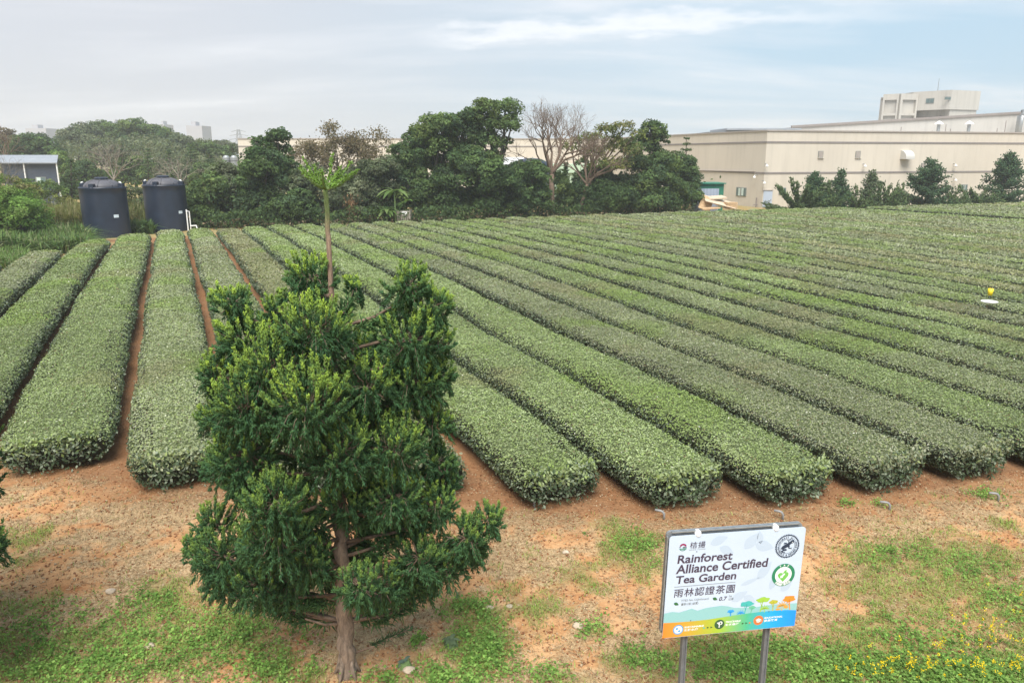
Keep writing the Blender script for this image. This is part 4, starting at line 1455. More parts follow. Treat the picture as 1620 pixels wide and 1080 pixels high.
def cone_tree(name, label, px, Y, top, bot, w, pal='D', L=.22, layers=9, gap=True, cat='tree', group=None, bark='bark_dark', dens=1.0, bulge=1.0):
    """whorled conifer: photo column px, top row, bottom row, full width"""
    k = Y / (FPX * CP)
    T = on_y(px, top, Y); B_ = on_y(px, bot, Y)
    g = np.array([B_[0], Y, float(gz(B_[0], Y))])
    root = thing(name, label, cat, g, group)
    mb = MB()
    mb.tube([g + np.array([0, 0, -.1]), (g + T) / 2, T], [.16, .10, .02], 6)
    Ps, Ns, Cs = [], [], []
    h = T[2] - B_[2]
    for i in range(layers):
        f = (i + .5) / layers
        z = B_[2] + h * f
        r = w * k / 2 * (1 - f ** bulge) ** .9 + .12
        nb = 7 + int(r * 4)
        for j in range(nb):
            a = RNG.uniform(0, 6.283); rr_ = r * RNG.uniform(.75, 1.12)
            e = np.array([T[0] + math.cos(a) * rr_, Y + math.sin(a) * rr_, z + RNG.normal() * .06 + rr_ * .12])
            mb.tube([[T[0], Y, z], e], [.035, .01], 3, caps=False)
            n = int(dens * 26 * max(.5, rr_))
            t = RNG.uniform(.15, 1.05, n)
            P = np.array([T[0], Y, z]) * (1 - t)[:, None] + e * t[:, None] + RNG.normal(size=(n, 3)) * np.array([.13, .13, .07 if gap else .2]) * (.6 + rr_ * .3)
            Ps.append(P); Ns.append(unit(RNG.normal(size=(n, 3)) * .6 + np.array([math.cos(a) * .3, math.sin(a) * .3, .8])))
            Cs.append(np.array(PAL[pal])[RNG.integers(0, 4, n)] * RNG.uniform(.7, 1.3, (n, 1)))
    mb.build('trunk', M[bark], root, smooth=True)
    P, N, Cc = np.concatenate(Ps), np.concatenate(Ns), np.concatenate(Cs)
    LL = L * RNG.uniform(.7, 1.3, len(P))
    V, F = diamonds(P, N, LL, LL * .5)
    put('crown', mesh_np('crown', [(V, F, Cc, 0)]), M['leaf'], root)
    return root


def bare_tree(name, label, px, Y, fork_py, top_py, w_px, tr=.22, bark='bark', depth=6, leaves=None, cat='tree', group=None, lean=0, fans=5, seed=1, vis=1.0, L=.2, nl=14):
    rg = np.random.default_rng(seed)
    b0 = on_y(px, 300, Y); b0 = np.array([b0[0], Y, float(gz(b0[0], Y))])
    fk = on_y(px + lean, fork_py, Y); tp = on_y(px + lean, top_py, Y)
    k = Y / (FPX * CP)
    H_ = tp[2] - fk[2]; Wd = w_px * k / 2
    root = thing(name, label, cat, b0, group)
    mb = MB()
    mb.tube([b0 + np.array([0, 0, -.1]), (b0 + fk) / 2 + rg.normal(size=3) * .08, fk], [tr * 1.2, tr, tr * .85], 8)
    tips = []

    def grow(p, d, ln, r, lv):
        pts = [p]; q = p.copy(); dd = d.copy()
        for i in range(3):
            dd = dd + rg.normal(size=3) * .13 + np.array([0, 0, .04]); dd /= np.linalg.norm(dd)
            q = q + dd * ln / 3; pts.append(q.copy())
        mb.tube(pts, [r, r * .88, r * .76, r * .62], 6 if lv > 3 else (4 if lv > 1 else 3), caps=False)
        if lv <= 1: tips.append((pts[2], q))
        if lv <= 0: return
        for j in range(2 if rg.random() < .55 else 3):
            a = rg.normal(size=3); a -= dd * (a @ dd); a /= np.linalg.norm(a) + 1e-9
            nd_ = dd + a * rg.uniform(.35, .75); nd_ /= np.linalg.norm(nd_)
            grow(q if rg.random() < .75 else pts[2], nd_, ln * rg.uniform(.66, .88), r * rg.uniform(.5, .68), lv - 1)
    tot = sum(.78 ** i for i in range(depth + 1))
    for i in range(fans):
        a = (i + .5) / fans * 2 - 1
        d = np.array([a * Wd, rg.uniform(-.5, .5) * Wd, H_ * (1.02 - .35 * abs(a))])
        ln = np.linalg.norm(d); d = d / ln
        d[2] = max(d[2], .25)
        grow(fk.copy(), d, ln / tot * 1.12, tr * .55, depth)
    mb.build('trunk', M[bark], root, smooth=True)
    if leaves:
        P = np.concatenate([np.array(t_[0]) + (np.array(t_[1]) - np.array(t_[0])) * rg.random((nl, 1)) * 1.2 + rg.normal(size=(nl, 3)) * .22 for t_ in tips])
        n = len(P)
        N = unit(rg.normal(size=(n, 3)) * .7 + np.array([0, 0, .7]))
        Cc = np.array(PAL[leaves])[rg.integers(0, 4, n)] * rg.uniform(.7, 1.3, (n, 1))
        LL = L * rg.uniform(.6, 1.3, n)
        V, F = diamonds(P, N, LL, LL * .5)
        put('crown', mesh_np('crown', [(V, F, Cc, 0)]), M['leaf'], root)
    return root


def bdepth(px):
    return float(np.interp(px, [0, 130, 300, 420, 500, 700, 900, 1100], [62, 63, 66, 66, 66.5, 69.5, 76, 84]))


G_BELT = 'trees along the back edge of the tea field'
# belt behind the field, left to right
tree('broadleaf_tree', 'round dark shrub tree just right of the right water tank', 318, 66, [(318, 318, 26, 30), (340, 300, 22, 24), (300, 335, 22, 22), (330, 345, 30, 18)], 'M', group=G_BELT, L=.24, dens=.6)
tree('broadleaf_tree', 'grey green tree between the right water tank and the tall dense tree', 350, 69, [(352, 285, 26, 24), (372, 310, 28, 26), (345, 325, 28, 24), (365, 340, 26, 16)], 'G', group=G_BELT, dens=.7)
tree('broadleaf_tree', 'tall dense dark green tree left of the conifer tuft with a two peaked top', 425, 67,
     [(412, 235, 18, 18), (438, 228, 20, 24), (425, 262, 36, 24), (450, 268, 22, 20), (402, 285, 24, 26), (440, 300, 38, 26), (410, 325, 34, 24), (450, 335, 30, 18), (395, 345, 26, 14)], 'D', group=G_BELT, tr=.3, dens=.9)
tree('shrub', 'dark shrub at the field edge under the tall dense tree', 470, 65, [(462, 330, 26, 20), (490, 335, 24, 16), (476, 315, 20, 16)], 'D', cat='shrub', group=G_BELT, tr=.1)
bare_tree('flat_topped_tree', 'flat topped thin tree with sparse dry leaves in front of the pale far wall', 540, 74, 290, 208, 150, tr=.2, bark='bark_grey', depth=5, leaves='R', fans=7, seed=5, L=.24, nl=9, group=G_BELT)
bare_tree('flat_topped_tree', 'smaller thin dry leaved tree left of the flat topped one', 490, 74, 290, 225, 70, tr=.13, bark='bark_grey', depth=4, leaves='R', fans=4, seed=9, L=.24, nl=8, group=G_BELT)
tree('broadleaf_tree', 'grey leaved low tree behind the conifer tuft', 500, 67, [(490, 275, 24, 14), (480, 295, 30, 18), (510, 315, 28, 22), (500, 335, 26, 16)], 'G', group=G_BELT, dens=.45)
tree('broadleaf_tree', 'greyish feathery tree right of the conifer tuft', 575, 68, [(560, 285, 34, 16), (590, 275, 34, 18), (610, 265, 24, 14), (565, 305, 40, 18), (600, 305, 34, 20), (585, 330, 40, 20), (550, 335, 24, 14)], 'G', group=G_BELT, dens=.7)
tree('broadleaf_tree', 'large domed dark green tree left of the bare tree', 680, 71,
     [(745, 185, 22, 14), (700, 205, 34, 22), (735, 215, 34, 24), (665, 225, 30, 22), (700, 245, 44, 26), (640, 250, 30, 20), (745, 255, 30, 24), (665, 270, 44, 24), (625, 275, 24, 18), (720, 285, 40, 24), (650, 305, 40, 22), (700, 320, 46, 20), (620, 320, 26, 22)], 'DM', group=G_BELT, tr=.4, dens=.75)
tree('broadleaf_tree', 'tallest tree of the belt with an open umbrella crown left of the bare tree', 785, 72,
     [(770, 172, 26, 13), (800, 170, 24, 12), (812, 188, 16, 10), (770, 195, 30, 16), (800, 200, 22, 12), (765, 222, 26, 18), (795, 228, 18, 14), (780, 250, 22, 14)], 'M', group=G_BELT, tr=.28, dens=.5)
tree('broadleaf_tree', 'dark bushy tree beneath the tall umbrella crowned tree', 775, 70.5, [(760, 275, 34, 26), (790, 290, 34, 24), (770, 315, 40, 22), (740, 320, 30, 20)], 'D', group=G_BELT, dens=.85)
tree('broadleaf_tree', 'dark rounded bush tree left of the bare tree trunk', 835, 72, [(815, 280, 28, 20), (845, 275, 24, 18), (830, 300, 36, 20), (850, 315, 22, 18), (815, 322, 26, 18)], 'D', group=G_BELT, dens=.85)
bare_tree('bare_tree', 'tall leafless tree with a wide fan of brown twigs above the far wall', 873, 74, 275, 158, 175, tr=.27, bark='bark', depth=6, fans=8, seed=21, group=G_BELT)
tree('broadleaf_tree', 'bright green shrub tree at the foot of the bare tree', 885, 75, [(885, 295, 16, 22), (895, 315, 16, 16), (880, 325, 14, 12)], 'M', group=G_BELT, L=.2, tr=.12)
tree('broadleaf_tree', 'yellowish green loose crowned tree with visible branches right of the bare tree', 922, 77,
     [(905, 232, 16, 12), (930, 222, 18, 12), (960, 212, 20, 14), (985, 205, 18, 12), (1005, 215, 14, 10), (940, 245, 20, 12), (975, 232, 22, 14), (1000, 240, 18, 12), (955, 262, 22, 12), (985, 262, 18, 12)], 'Y', group=G_BELT, dens=.30, tr=.24, bark='bark', trunks=2)
bare_tree('bare_tree', 'leafless branching tree rising through the yellowish loose crown', 915, 76, 292, 205, 110, tr=.2, bark='bark', depth=5, fans=5, seed=33, lean=14, group=G_BELT)
tree('broadleaf_tree', 'dark full tree right of the yellowish loose tree', 1020, 80,
     [(1030, 205, 20, 11), (1040, 220, 16, 14), (1018, 235, 28, 18), (1045, 258, 28, 20), (1010, 265, 30, 20), (1035, 290, 36, 24), (1000, 300, 36, 24), (1060, 300, 26, 24), (970, 305, 34, 24), (1020, 318, 44, 16)], 'DM', group=G_BELT, tr=.3, dens=.7)
tree('broadleaf_tree', 'dark low spreading tree under the yellowish loose tree', 960, 78, [(945, 285, 34, 20), (925, 305, 28, 20), (965, 312, 34, 18), (935, 325, 32, 14)], 'D', group=G_BELT, dens=.85)
tree('broadleaf_tree', 'dark bush at the right end of the belt beside the blue metal sheet', 1085, 83, [(1075, 270, 26, 22), (1092, 290, 18, 20), (1080, 308, 26, 18), (1098, 315, 14, 12), (1065, 318, 24, 12)], 'D', group=G_BELT, dens=.9)
cone_tree('slender_conifer', 'slender pointed conifer poking out above the right end of the belt', 1086, 84, 214, 290, 46, 'D', layers=8, group=G_BELT)
tree('pruned_tree', 'small tree with one flat round cushion crown behind the bare tree', 921, 82, [(921, 259, 13, 6)], 'D', L=.18, tr=.08, group=G_BELT)
cone_tree('columnar_conifer', 'narrow dark columnar conifers behind the bare tree trunk', 895, 80, 258, 300, 14, 'D', layers=8, gap=False, group=G_BELT)

# undergrowth along the foot of the belt: one mass
def strip_plants(name, pts, hgt, wid, n, pal, L, up=.5):
    P, N, Cc, LL = [], [], [], []
    for i in range(n):
        t = RNG.random()
        q = np.array([np.interp(t, np.linspace(0, 1, len(pts)), [p[0] for p in pts]), np.interp(t, np.linspace(0, 1, len(pts)), [p[1] for p in pts])])
        q = q + RNG.normal(size=2) * wid
        h = hgt * (.35 + .9 * float(fbm(q[0], q[1], .45, 3)))
        z0 = float(gz(q[0], q[1]))
        P.append([q[0], q[1], z0 + h * RNG.random() ** .8]); N.append(RNG.normal(size=3) * .7 + np.array([0, -.2, up]))
    P = np.array(P); N = unit(np.array(N)); n = len(P)
    pc = np.array(PAL[pal])
    Cc = pc[RNG.integers(0, 4, n)] * RNG.uniform(.6, 1.3, (n, 1))
    LL = L * RNG.uniform(.6, 1.5, n)
    V, F = diamonds(P, N, LL, LL * .5)
    o = put(name, mesh_np(name, [(V, F, Cc, 0)]), M['leaf'])
    return tag(o, kind='stuff')


def ubelt(px, off):
    y = bdepth(px) + off
    p = on_y(px, 330, y)
    return (p[0], y)


strip_plants('undergrowth', [ubelt(x, -1.5) for x in range(300, 1110, 60)], 1.9, .9, 15000, 'D', .26)
strip_plants('undergrowth', [ubelt(x, 3.0) for x in range(240, 1110, 60)], 4.2, 1.6, 16000, 'D', .32)
strip_plants('undergrowth', [ubelt(x, -2.0) for x in range(320, 1110, 60)], 1.0, .8, 2600, 'R', .22)

# ------------------------------------------------------------------ left side: feathery bush, reeds, hillside wood
tree('feathery_bush', 'large light green feathery bush at the left picture edge', 15, 52,
     [(-50, 300, 50, 26), (10, 318, 40, 18), (48, 335, 28, 18), (-10, 345, 60, 30), (40, 355, 34, 24), (10, 385, 46, 24), (-60, 370, 50, 40)], 'B', L=.15, dens=.5, tr=.2, cat='bush')
bare_tree('bare_tree', 'pale leaning leafless tree at the left edge in front of the grey shed', 2, 58, 330, 235, 90, tr=.10, bark='bark_grey', depth=4, fans=4, seed=3, lean=6)
tree('yellow_bush', 'yellowish green bush right of the feathery bush below the grey shed', 60, 60, [(45, 300, 22, 9), (65, 308, 18, 8), (15, 290, 20, 10)], 'Y', L=.2, dens=.5, tr=.08, cat='bush')
tree('scrub_bush', 'loose yellow green scrub bush just left of the left water tank', 110, 61, [(100, 325, 22, 16), (122, 335, 16, 18), (88, 345, 22, 16), (112, 352, 20, 14)], 'Y', L=.17, dens=.42, tr=.08, cat='bush')
tree('scrub_bush', 'grey green scrub filling the gap between the two water tanks', 216, 66, [(212, 315, 16, 18), (226, 325, 12, 16), (214, 340, 18, 16), (205, 300, 10, 10)], 'G', L=.18, dens=.5, tr=.08, cat='bush')
tree('scrub_bush', 'mid green bush in front of the grey shed window', 58, 70, [(40, 292, 18, 9), (70, 298, 20, 10), (92, 302, 14, 10), (60, 308, 26, 10)], 'M', L=.2, dens=.5, tr=.08, cat='bush')
LW = np.random.default_rng(3)


def blades(name, P, h, w, cols, lean=.25, mat='blade', kind='stuff', bend=True, droop=0.0):
    """thin upright blades, two quads each"""
    n = len(P)
    az = RNG.uniform(0, 6.283, n)
    D = np.stack([np.cos(az), np.sin(az), np.zeros(n)], 1)
    S = np.stack([-np.sin(az), np.cos(az), np.zeros(n)], 1)
    h = np.broadcast_to(h, (n,))[:, None]; w = np.broadcast_to(w, (n,))[:, None]
    ln = np.abs(RNG.normal(size=(n, 1))) * lean
    mid = P + D * h * ln * .35 + np.array([0, 0, 1]) * h * .6
    tip = P + D * h * ln * 1.1 + np.array([0, 0, 1]) * h * (1 - ln * .35 - droop)
    V = np.stack([P - S * w / 2, P + S * w / 2, mid + S * w * .42, mid - S * w * .42, tip], 1).reshape(-1, 3)
    b = (np.arange(n) * 5)[:, None]
    Q = b + np.array([[0, 1, 2, 3]]); T = b + np.array([[3, 2, 4]])
    me = mesh_np(name, [(V, Q, cols, 0), (np.zeros((0, 3)), np.zeros((0, 3), int), np.zeros((0, 3)), 0)]) if False else None
    Tq = T
    idxV = V
    me = mesh_np(name, [(idxV, Q, cols, 0), (idxV, Tq, cols, 0)])
    o = put(name, me, M[mat])
    if kind: tag(o, kind=kind)
    return o


def reed_area(name, n, x0, x1, y0, y1, hh, cols, w=.05, lean=.4):
    px = RNG.uniform(x0, x1, n); Y = RNG.uniform(y0, y1, n)
    P = np.array([on_y(a, 340, b_) for a, b_ in zip(px, Y)]); P[:, 2] = gz(P[:, 0], P[:, 1]) - .02
    k = (.45 + .75 * fbm(P[:, 0], P[:, 1], .5, 3))
    c = np.array(cols)[RNG.integers(0, len(cols), n)] * RNG.uniform(.75, 1.25, (n, 1))
    return blades(name, P, hh * k * RNG.uniform(.7, 1.2, n), w, c, lean)


REED = [(.20, .20, .075), (.24, .23, .10), (.15, .19, .06), (.30, .27, .15)]
reed_area('reeds', 6000, 60, 132, 57, 63, 2.9, REED, .07, .6)
reed_area('reeds', 2500, 195, 245, 62, 70, 2.6, [(.17, .19, .075), (.22, .20, .10), (.12, .15, .05)], .07)
reed_area('weeds', 9000, -20, 130, 46, 57, 1.5, [(.09, .17, .045), (.14, .22, .06), (.07, .12, .04), (.2, .22, .11)], .09, .9)
reed_area('weeds', 5000, -90, 36, 39, 48, .75, [(.10, .18, .045), (.14, .23, .06), (.18, .2, .09)], .07, .9)
reed_area('weeds', 3500, 85, 140, 50, 58, .8, [(.16, .30, .06), (.13, .25, .05)], .09, .6)
reed_area('weeds', 1500, 200, 240, 59, 64, 1.1, [(.06, .11, .03), (.08, .14, .04)], .12, .6)

G_W = 'trees of the wooded hillside on the left'
wood = [  # px, Y, clumps, palette, label
    (55, 135, [(40, 228, 24, 14), (65, 235, 26, 18), (35, 245, 24, 14), (85, 248, 18, 14), (60, 255, 34, 12)], 'D', 'broad dark green tree right above the roof of the grey shed'),
    (100, 128, [(95, 250, 14, 12), (105, 265, 12, 12), (92, 268, 10, 10)], 'B', 'bright green small tree at the right end of the grey shed roof'),
    (130, 170, [(128, 212, 26, 12), (110, 222, 24, 14), (140, 228, 26, 16)], 'G', 'greyish rounded tree on the hill crest above the left water tank'),
    (165, 185, [(160, 206, 26, 10), (150, 222, 28, 16), (180, 220, 24, 14)], 'M', 'hill crest tree with a spreading flat crown above the left water tank'),
    (215, 175, [(212, 202, 24, 9), (225, 212, 30, 13), (200, 218, 26, 14), (235, 228, 26, 14)], 'M', 'tallest rounded tree on the hill crest above the right water tank'),
    (258, 180, [(255, 215, 20, 9), (268, 226, 24, 12), (250, 236, 24, 14)], 'M', 'hill crest tree stepping down right of the tallest rounded one'),
    (185, 150, [(180, 240, 30, 16), (205, 250, 26, 18), (165, 255, 26, 16)], 'G', 'grey green tree halfway down the hill behind the left water tank'),
    (285, 165, [(285, 228, 24, 12), (300, 240, 24, 14), (275, 248, 24, 14)], 'G', 'grey green tree on the slope right of the hill crest'),
    (330, 160, [(325, 238, 24, 12), (345, 242, 20, 10), (318, 252, 24, 12), (350, 256, 22, 10)], 'M', 'last hill tree on the right beside the far cream block'),
    (215, 120, [(215, 262, 22, 14), (235, 275, 22, 14), (205, 280, 22, 16)], 'M', 'mid green tree behind and between the two water tanks'),
    (150, 112, [(135, 275, 24, 16), (155, 285, 20, 14), (120, 290, 22, 20), (130, 305, 24, 18)], 'D', 'dark rounded tree behind the left water tank'),
    (8, 150, [(5, 220, 22, 16), (-20, 232, 24, 18), (20, 240, 18, 16)], 'R', 'brownish thin leaved tree at the left edge behind the grey shed'),
    (265, 112, [(262, 275, 22, 14), (285, 285, 22, 14), (300, 275, 18, 12)], 'G', 'grey leaved bush tree right behind the right water tank'),
    (330, 105, [(335, 275, 22, 14), (315, 285, 20, 14), (352, 268, 16, 12)], 'M', 'low mid green tree below the far cream block'),
    (345, 190, [(365, 238, 16, 8), (350, 232, 16, 8)], 'G', 'faint small crown at the foot of the far pylon'),
]
for (px_, Y_, cl_, pal_, lab_) in wood:
    tree('hillside_tree', lab_, px_, Y_, cl_, pal_, L=.42 if Y_ > 140 else .34, dens=.8, tr=.25, group=G_W)
# the wood behind and below them, one far mass
def wood_mass(name, n, x0, x1, topf, pal, L):
    px = RNG.uniform(x0, x1, n); Y = RNG.uniform(140, 235, n)
    P = np.array([on_y(a, 245, b_) for a, b_ in zip(px, Y)])
    g = gz(P[:, 0], P[:, 1]); top = np.array([on_y(a, topf(a), 190)[2] for a in px])
    cell = fbm(P[:, 0], P[:, 1], .16, 2)
    top = top * (.50 + .55 * cell)
    P[:, 2] = g + (top - g) * RNG.random(n) ** .35
    N = unit(RNG.normal(size=(n, 3)) * .7 + np.array([0, -.3, .7]))
    Cc = np.array(PAL[pal])[np.clip((fbm(P[:, 0] + 9, P[:, 1], .2, 2) * 5).astype(int), 0, 3)] * RNG.uniform(.7, 1.3, (n, 1))
    LL = L * RNG.uniform(.7, 1.4, n)
    V, F = diamonds(P, N, LL, LL * .6)
    return tag(put(name, mesh_np(name, [(V, F, Cc, 0)]), M['leaf']), kind='stuff')


wood_mass('woodland', 26000, -120, 380, lambda a: float(np.interp(a, [-120, 0, 60, 130, 212, 270, 330, 380], [215, 218, 226, 214, 208, 222, 240, 246])), 'G', .6)
for i, (px_, top_, bot_, w_, Y_, lab_) in enumerate([
        (112, 250, 318, 40, 88, 'large dark spreading conifer at the right end of the grey shed'), (192, 225, 285, 30, 118, 'dark layered conifer on the slope above the left water tank'),
        (233, 234, 282, 26, 116, 'slim layered conifer above the gap between the water tanks'), (267, 235, 280, 26, 114, 'slim layered conifer right above the right water tank'),
        (300, 226, 262, 30, 125, 'broad layered conifer on the slope right of the right water tank'), (331, 235, 268, 26, 122, 'layered conifer second right of the right water tank'), (367, 228, 256, 24, 135, 'small layered conifer beside the far cream block')]):
    cone_tree('layered_conifer', lab_, px_, Y_, top_, bot_, w_, 'D', L=.3, layers=8, group='layered conifers on the left hillside', dens=.8)
bare_tree('bare_tree', 'greyish leafless tree spreading right above the left water tank', 180, 85, 285, 225, 110, tr=.14, bark='bark_grey', depth=5, fans=6, seed=13)
bare_tree('bare_tree', 'greyish leafless tree above the gap right of the right water tank', 285, 90, 290, 240, 70, tr=.12, bark='bark_grey', depth=5, fans=5, seed=17)
bare_tree('bare_tree', 'leafless tree at the far left above the grey shed', 10, 100, 250, 205, 50, tr=.14, bark='bark', depth=5, fans=5, seed=23)

# ------------------------------------------------------------------ water tanks
M['tank'] = plain('dark_tank_plastic', (.016, .025, .046), .38, noise=.22, scale=1.2, spec=.5)
M['tank_dome'] = plain('grey_tank_dome', (.085, .085, .10), .6, noise=.2, scale=2)  # dome is greyer and lighter than the tank body
M['sticker'] = plain('pale_blue_sticker', (.62, .70, .76), .5, noise=.03)


def water_tank(px, py, w_px, top_py, label, lab_px, lab_py):
    g = on_z(px, py, .06); Y = g[1]
    k = Y / (FPX * CP)
    r = w_px * k / 2
    Yc = Y + r
    c = np.array([g[0] * Yc / Y, Yc, float(gz(g[0], Yc))])
    top = on_y(px, top_py, Y)[2] - c[2]
    root = thing('water_tank', label, 'water tank', c)
    mb = MB()
    prof = [(0, .0), (r, .0)]
    zz = np.linspace(.05, top - .12, 9)
    for z in zz: prof.append((r * (1 + .004 * math.sin(z * 9)), z))
    prof += [(r * 1.012, top - .10), (r * 1.012, top), (r * .96, top), (0, top)]
    mb.lathe(c, prof, 56)
    body = mb.build('body', M['tank'], root, smooth=False)
    for p_ in body.data.polygons: p_.use_smooth = abs(p_.normal.z) < .5
    mb = MB()
    mb.lathe(c, [(r * .80 * math.cos(a), top + .02 + r * .34 * math.sin(a)) for a in np.linspace(0, R(80), 9)], 48)
    for i in range(8):
        a = i * math.pi / 4 + .25
        pts = [(c[0] + math.cos(a) * r * .80 * math.cos(e), c[1] + math.sin(a) * r * .80 * math.cos(e), c[2] + top + .03 + r * .34 * math.sin(e)) for e in np.linspace(.05, R(76), 7)]
        mb.tube(pts, .035, 5)
    dome = mb.build('dome', M['tank_dome'], root, smooth=True)
    mb = MB(); h = top + .02 + r * .33
    mb.lathe(c, [(0, h - .05), (r * .26, h - .05), (r * .26, h + .03), (r * .30, h + .03), (r * .30, h + .11), (r * .24, h + .16), (0, h + .16)], 28)
    mb.build('hatch', M['tank'], dome)
    for i in range(4):
        a = -math.pi / 2 + i * math.pi / 2 + .0
        d = np.array([math.cos(a), math.sin(a), 0]); s = np.array([-d[1], d[0], 0])
        mb = MB(); mb.box(c + d * r * .90 + np.array([0, 0, top + .11]), (r * .22, .34, .30), (d, s, np.array([0, 0, 1.])))
        mb.build('lifting_lug', M['tank'], root)
    p = on_y(lab_px, lab_py, Y)
    a = math.asin(max(-.9, min(.9, (p[0] - c[0]) / r)))
    mb = MB(); n = 6; hw = .18; hgt = .11
    ang = [a + (i / n - .5) * (2 * hw / r) for i in range(n + 1)]
    for i in range(n):
        q = [(c[0] + (r + .012) * math.sin(x), c[1] - (r + .012) * math.cos(x)) for x in (ang[i], ang[i + 1])]
        mb.quad((*q[0], p[2] - hgt), (*q[1], p[2] - hgt), (*q[1], p[2] + hgt), (*q[0], p[2] + hgt))
    mb.build('sticker', M['sticker'], root)
    mb = MB()
    for sx_ in (-1, 1):
        mb.tube([c + np.array([sx_ * r * .93, -.1, top - .05]), c + np.array([sx_ * r * .93, -.1, top + .32])], .05, 8)
        mb.tube([c + np.array([sx_ * r * .93, -.1, top + .32]), c + np.array([sx_ * r * .93 - sx_ * .14, -.1, top + .34])], .05, 8)
    mb2 = mb.build('vent_pipe', M['white_plastic'], root)
    return c, r


tc1, tr1 = water_tank(172, 377, 66, 297, 'left dark blue plastic water tank with a grey domed lid behind the tea hedges', 177, 343)
tc2, tr2 = water_tank(267, 367, 61, 293, 'right dark blue plastic water tank beside the white standing pipes', 280, 337)
p = np.array([tc2[0] + tr2 + .45, tc2[1] - 1.0, 0]); p[2] = float(gz(p[0], p[1]))
root = thing('water_pipe', 'white water pipes standing on the right of the right water tank', 'pipe', p)
mb = MB()
mb.tube([p, p + np.array([0, 0, 1.75])], .05, 8)
mb.build('riser', M['white_plastic'], root)
mb = MB(); mb.tube([p + np.array([.22, 0, 0]), p + np.array([.22, 0, 1.6]), p + np.array([.0, 0, 1.62])], .04, 8)
mb.build('riser', M['white_plastic'], root)
mb = MB(); mb.tube([p + np.array([.22, 0, .45]), p + np.array([.75, -.2, .5]), p + np.array([.85, -.25, .15]), p + np.array([1.25, -.35, .12])], .055, 8)
mb.build('outlet', M['white_plastic'], root)

# ------------------------------------------------------------------ grey shed on the left
Yd = 84
def face(px, py, Y): return on_y(px, py, Y)
a0, a1 = on_y(2, 258, Yd), on_y(90, 258, Yd)
gs = float(gz(a0[0], Yd))
root = thing('shed', 'dark grey clad shed with a pale sloping metal roof behind the feathery bush', 'shed', ((a0[0] + a1[0]) / 2, Yd, gs))
top = a0[2]
mb = MB()
sk = (Yd + 5) / Yd
mb.prism([(a0[0], Yd, gs - .1), (a1[0], Yd, gs - .1), (a1[0] * sk - .1, Yd + 5, gs - .1), (a0[0] * sk, Yd + 5, gs - .1)][::-1], (0, 0, top - gs + .1))
mb.build('wall', M['shed_wall'], root)
rt = on_y(50, 247, Yd + 5)[2]
mb = MB()
q4 = [(a0[0] - .5, Yd - .5, top - .05), (a1[0] + .3, Yd - .5, top - .05), (a1[0] * sk + .1, Yd + 5.3, rt), (a0[0] * sk - .5, Yd + 5.3, rt)]
mb.prism(q4[::-1], (0, 0, .12))
mb.build('roof', M['shed_roof'], root)
w0, w1 = on_y(58, 289, Yd - .02), on_y(72, 281, Yd - .02)
mb = MB(); mb.box(((w0[0] + w1[0]) / 2, Yd - .02, (w0[2] + w1[2]) / 2), (w1[0] - w0[0] + .12, .06, w1[2] - w0[2] + .12))
wn = mb.build('window', M['frame_grey'], root)
mb = MB(); mb.box((w0[0] * .70 + w1[0] * .30, Yd - .06, (w0[2] + w1[2]) / 2), ((w1[0] - w0[0]) * .45, .02, w1[2] - w0[2]))
mb.build('curtain_pane', M['curtain'], wn)
mb = MB(); mb.box((w0[0] * .25 + w1[0] * .75, Yd - .06, (w0[2] + w1[2]) / 2), ((w1[0] - w0[0]) * .5, .02, w1[2] - w0[2]))
mb.build('pane', M['glass'], wn)
for px_ in (37, 89):
    q = on_y(px_, 258, Yd - .3)
    mb = MB(); mb.tube([(q[0], Yd - .3, gs), (q[0], Yd - .3, q[2])], .07, 8); mb.build('downpipe', M['white_plastic'], root)

# ------------------------------------------------------------------ factory
Cc_ = on_z(1205, 329, 0.0)
YC = Cc_[1]
P_C = np.array([Cc_[0], YC]); ZT = on_y(1205, 207.5, YC)[2]
def planpt(px, Y):
    q = on_y(px, 245, Y); return np.array([q[0], Y])
P_R = planpt(1620, YC * 1.112); P_R2 = P_C + (P_R - P_C) * 1.75
P_A = planpt(950, YC * 1.52); P_B = planpt(378, YC * 1.50)
fac = thing('factory_building', 'long cream factory building with brown trim lines behind the tea field', 'factory', (P_C[0], P_C[1], 0))
outline = [P_R2, P_C, P_A, P_B, P_B + np.array([-2, 40]), P_R2 + np.array([5, 60])]
mb = MB()
# walls split at each corner, roof on top
for a, b_ in zip(outline, outline[1:] + outline[:1]):
    mb.quad((*b_, -.5), (*a, -.5), (*a, ZT), (*b_, ZT))
mb.poly([(*q, ZT - .6) for q in outline[::-1]])
mb.build('wall', M['cream'], fac)


def strip(name, a, b_, z, h, proud, mat, dz0=0):
    a, b_ = np.array(a), np.array(b_)
    d = (b_ - a) / np.linalg.norm(b_ - a); n = np.array([d[1], -d[0]])
    if n @ (-a) < 0: n = -n
    mb = MB()
    L_ = np.linalg.norm(b_ - a)
    c = (a + b_) / 2 + n * (proud / 2 - .02)
    mb.box((c[0], c[1], z), (L_ + .02, proud + .04, h), (np.array([*d, 0]), np.array([*n, 0]), np.array([0, 0, 1.])))
    return mb.build(name, mat, fac)


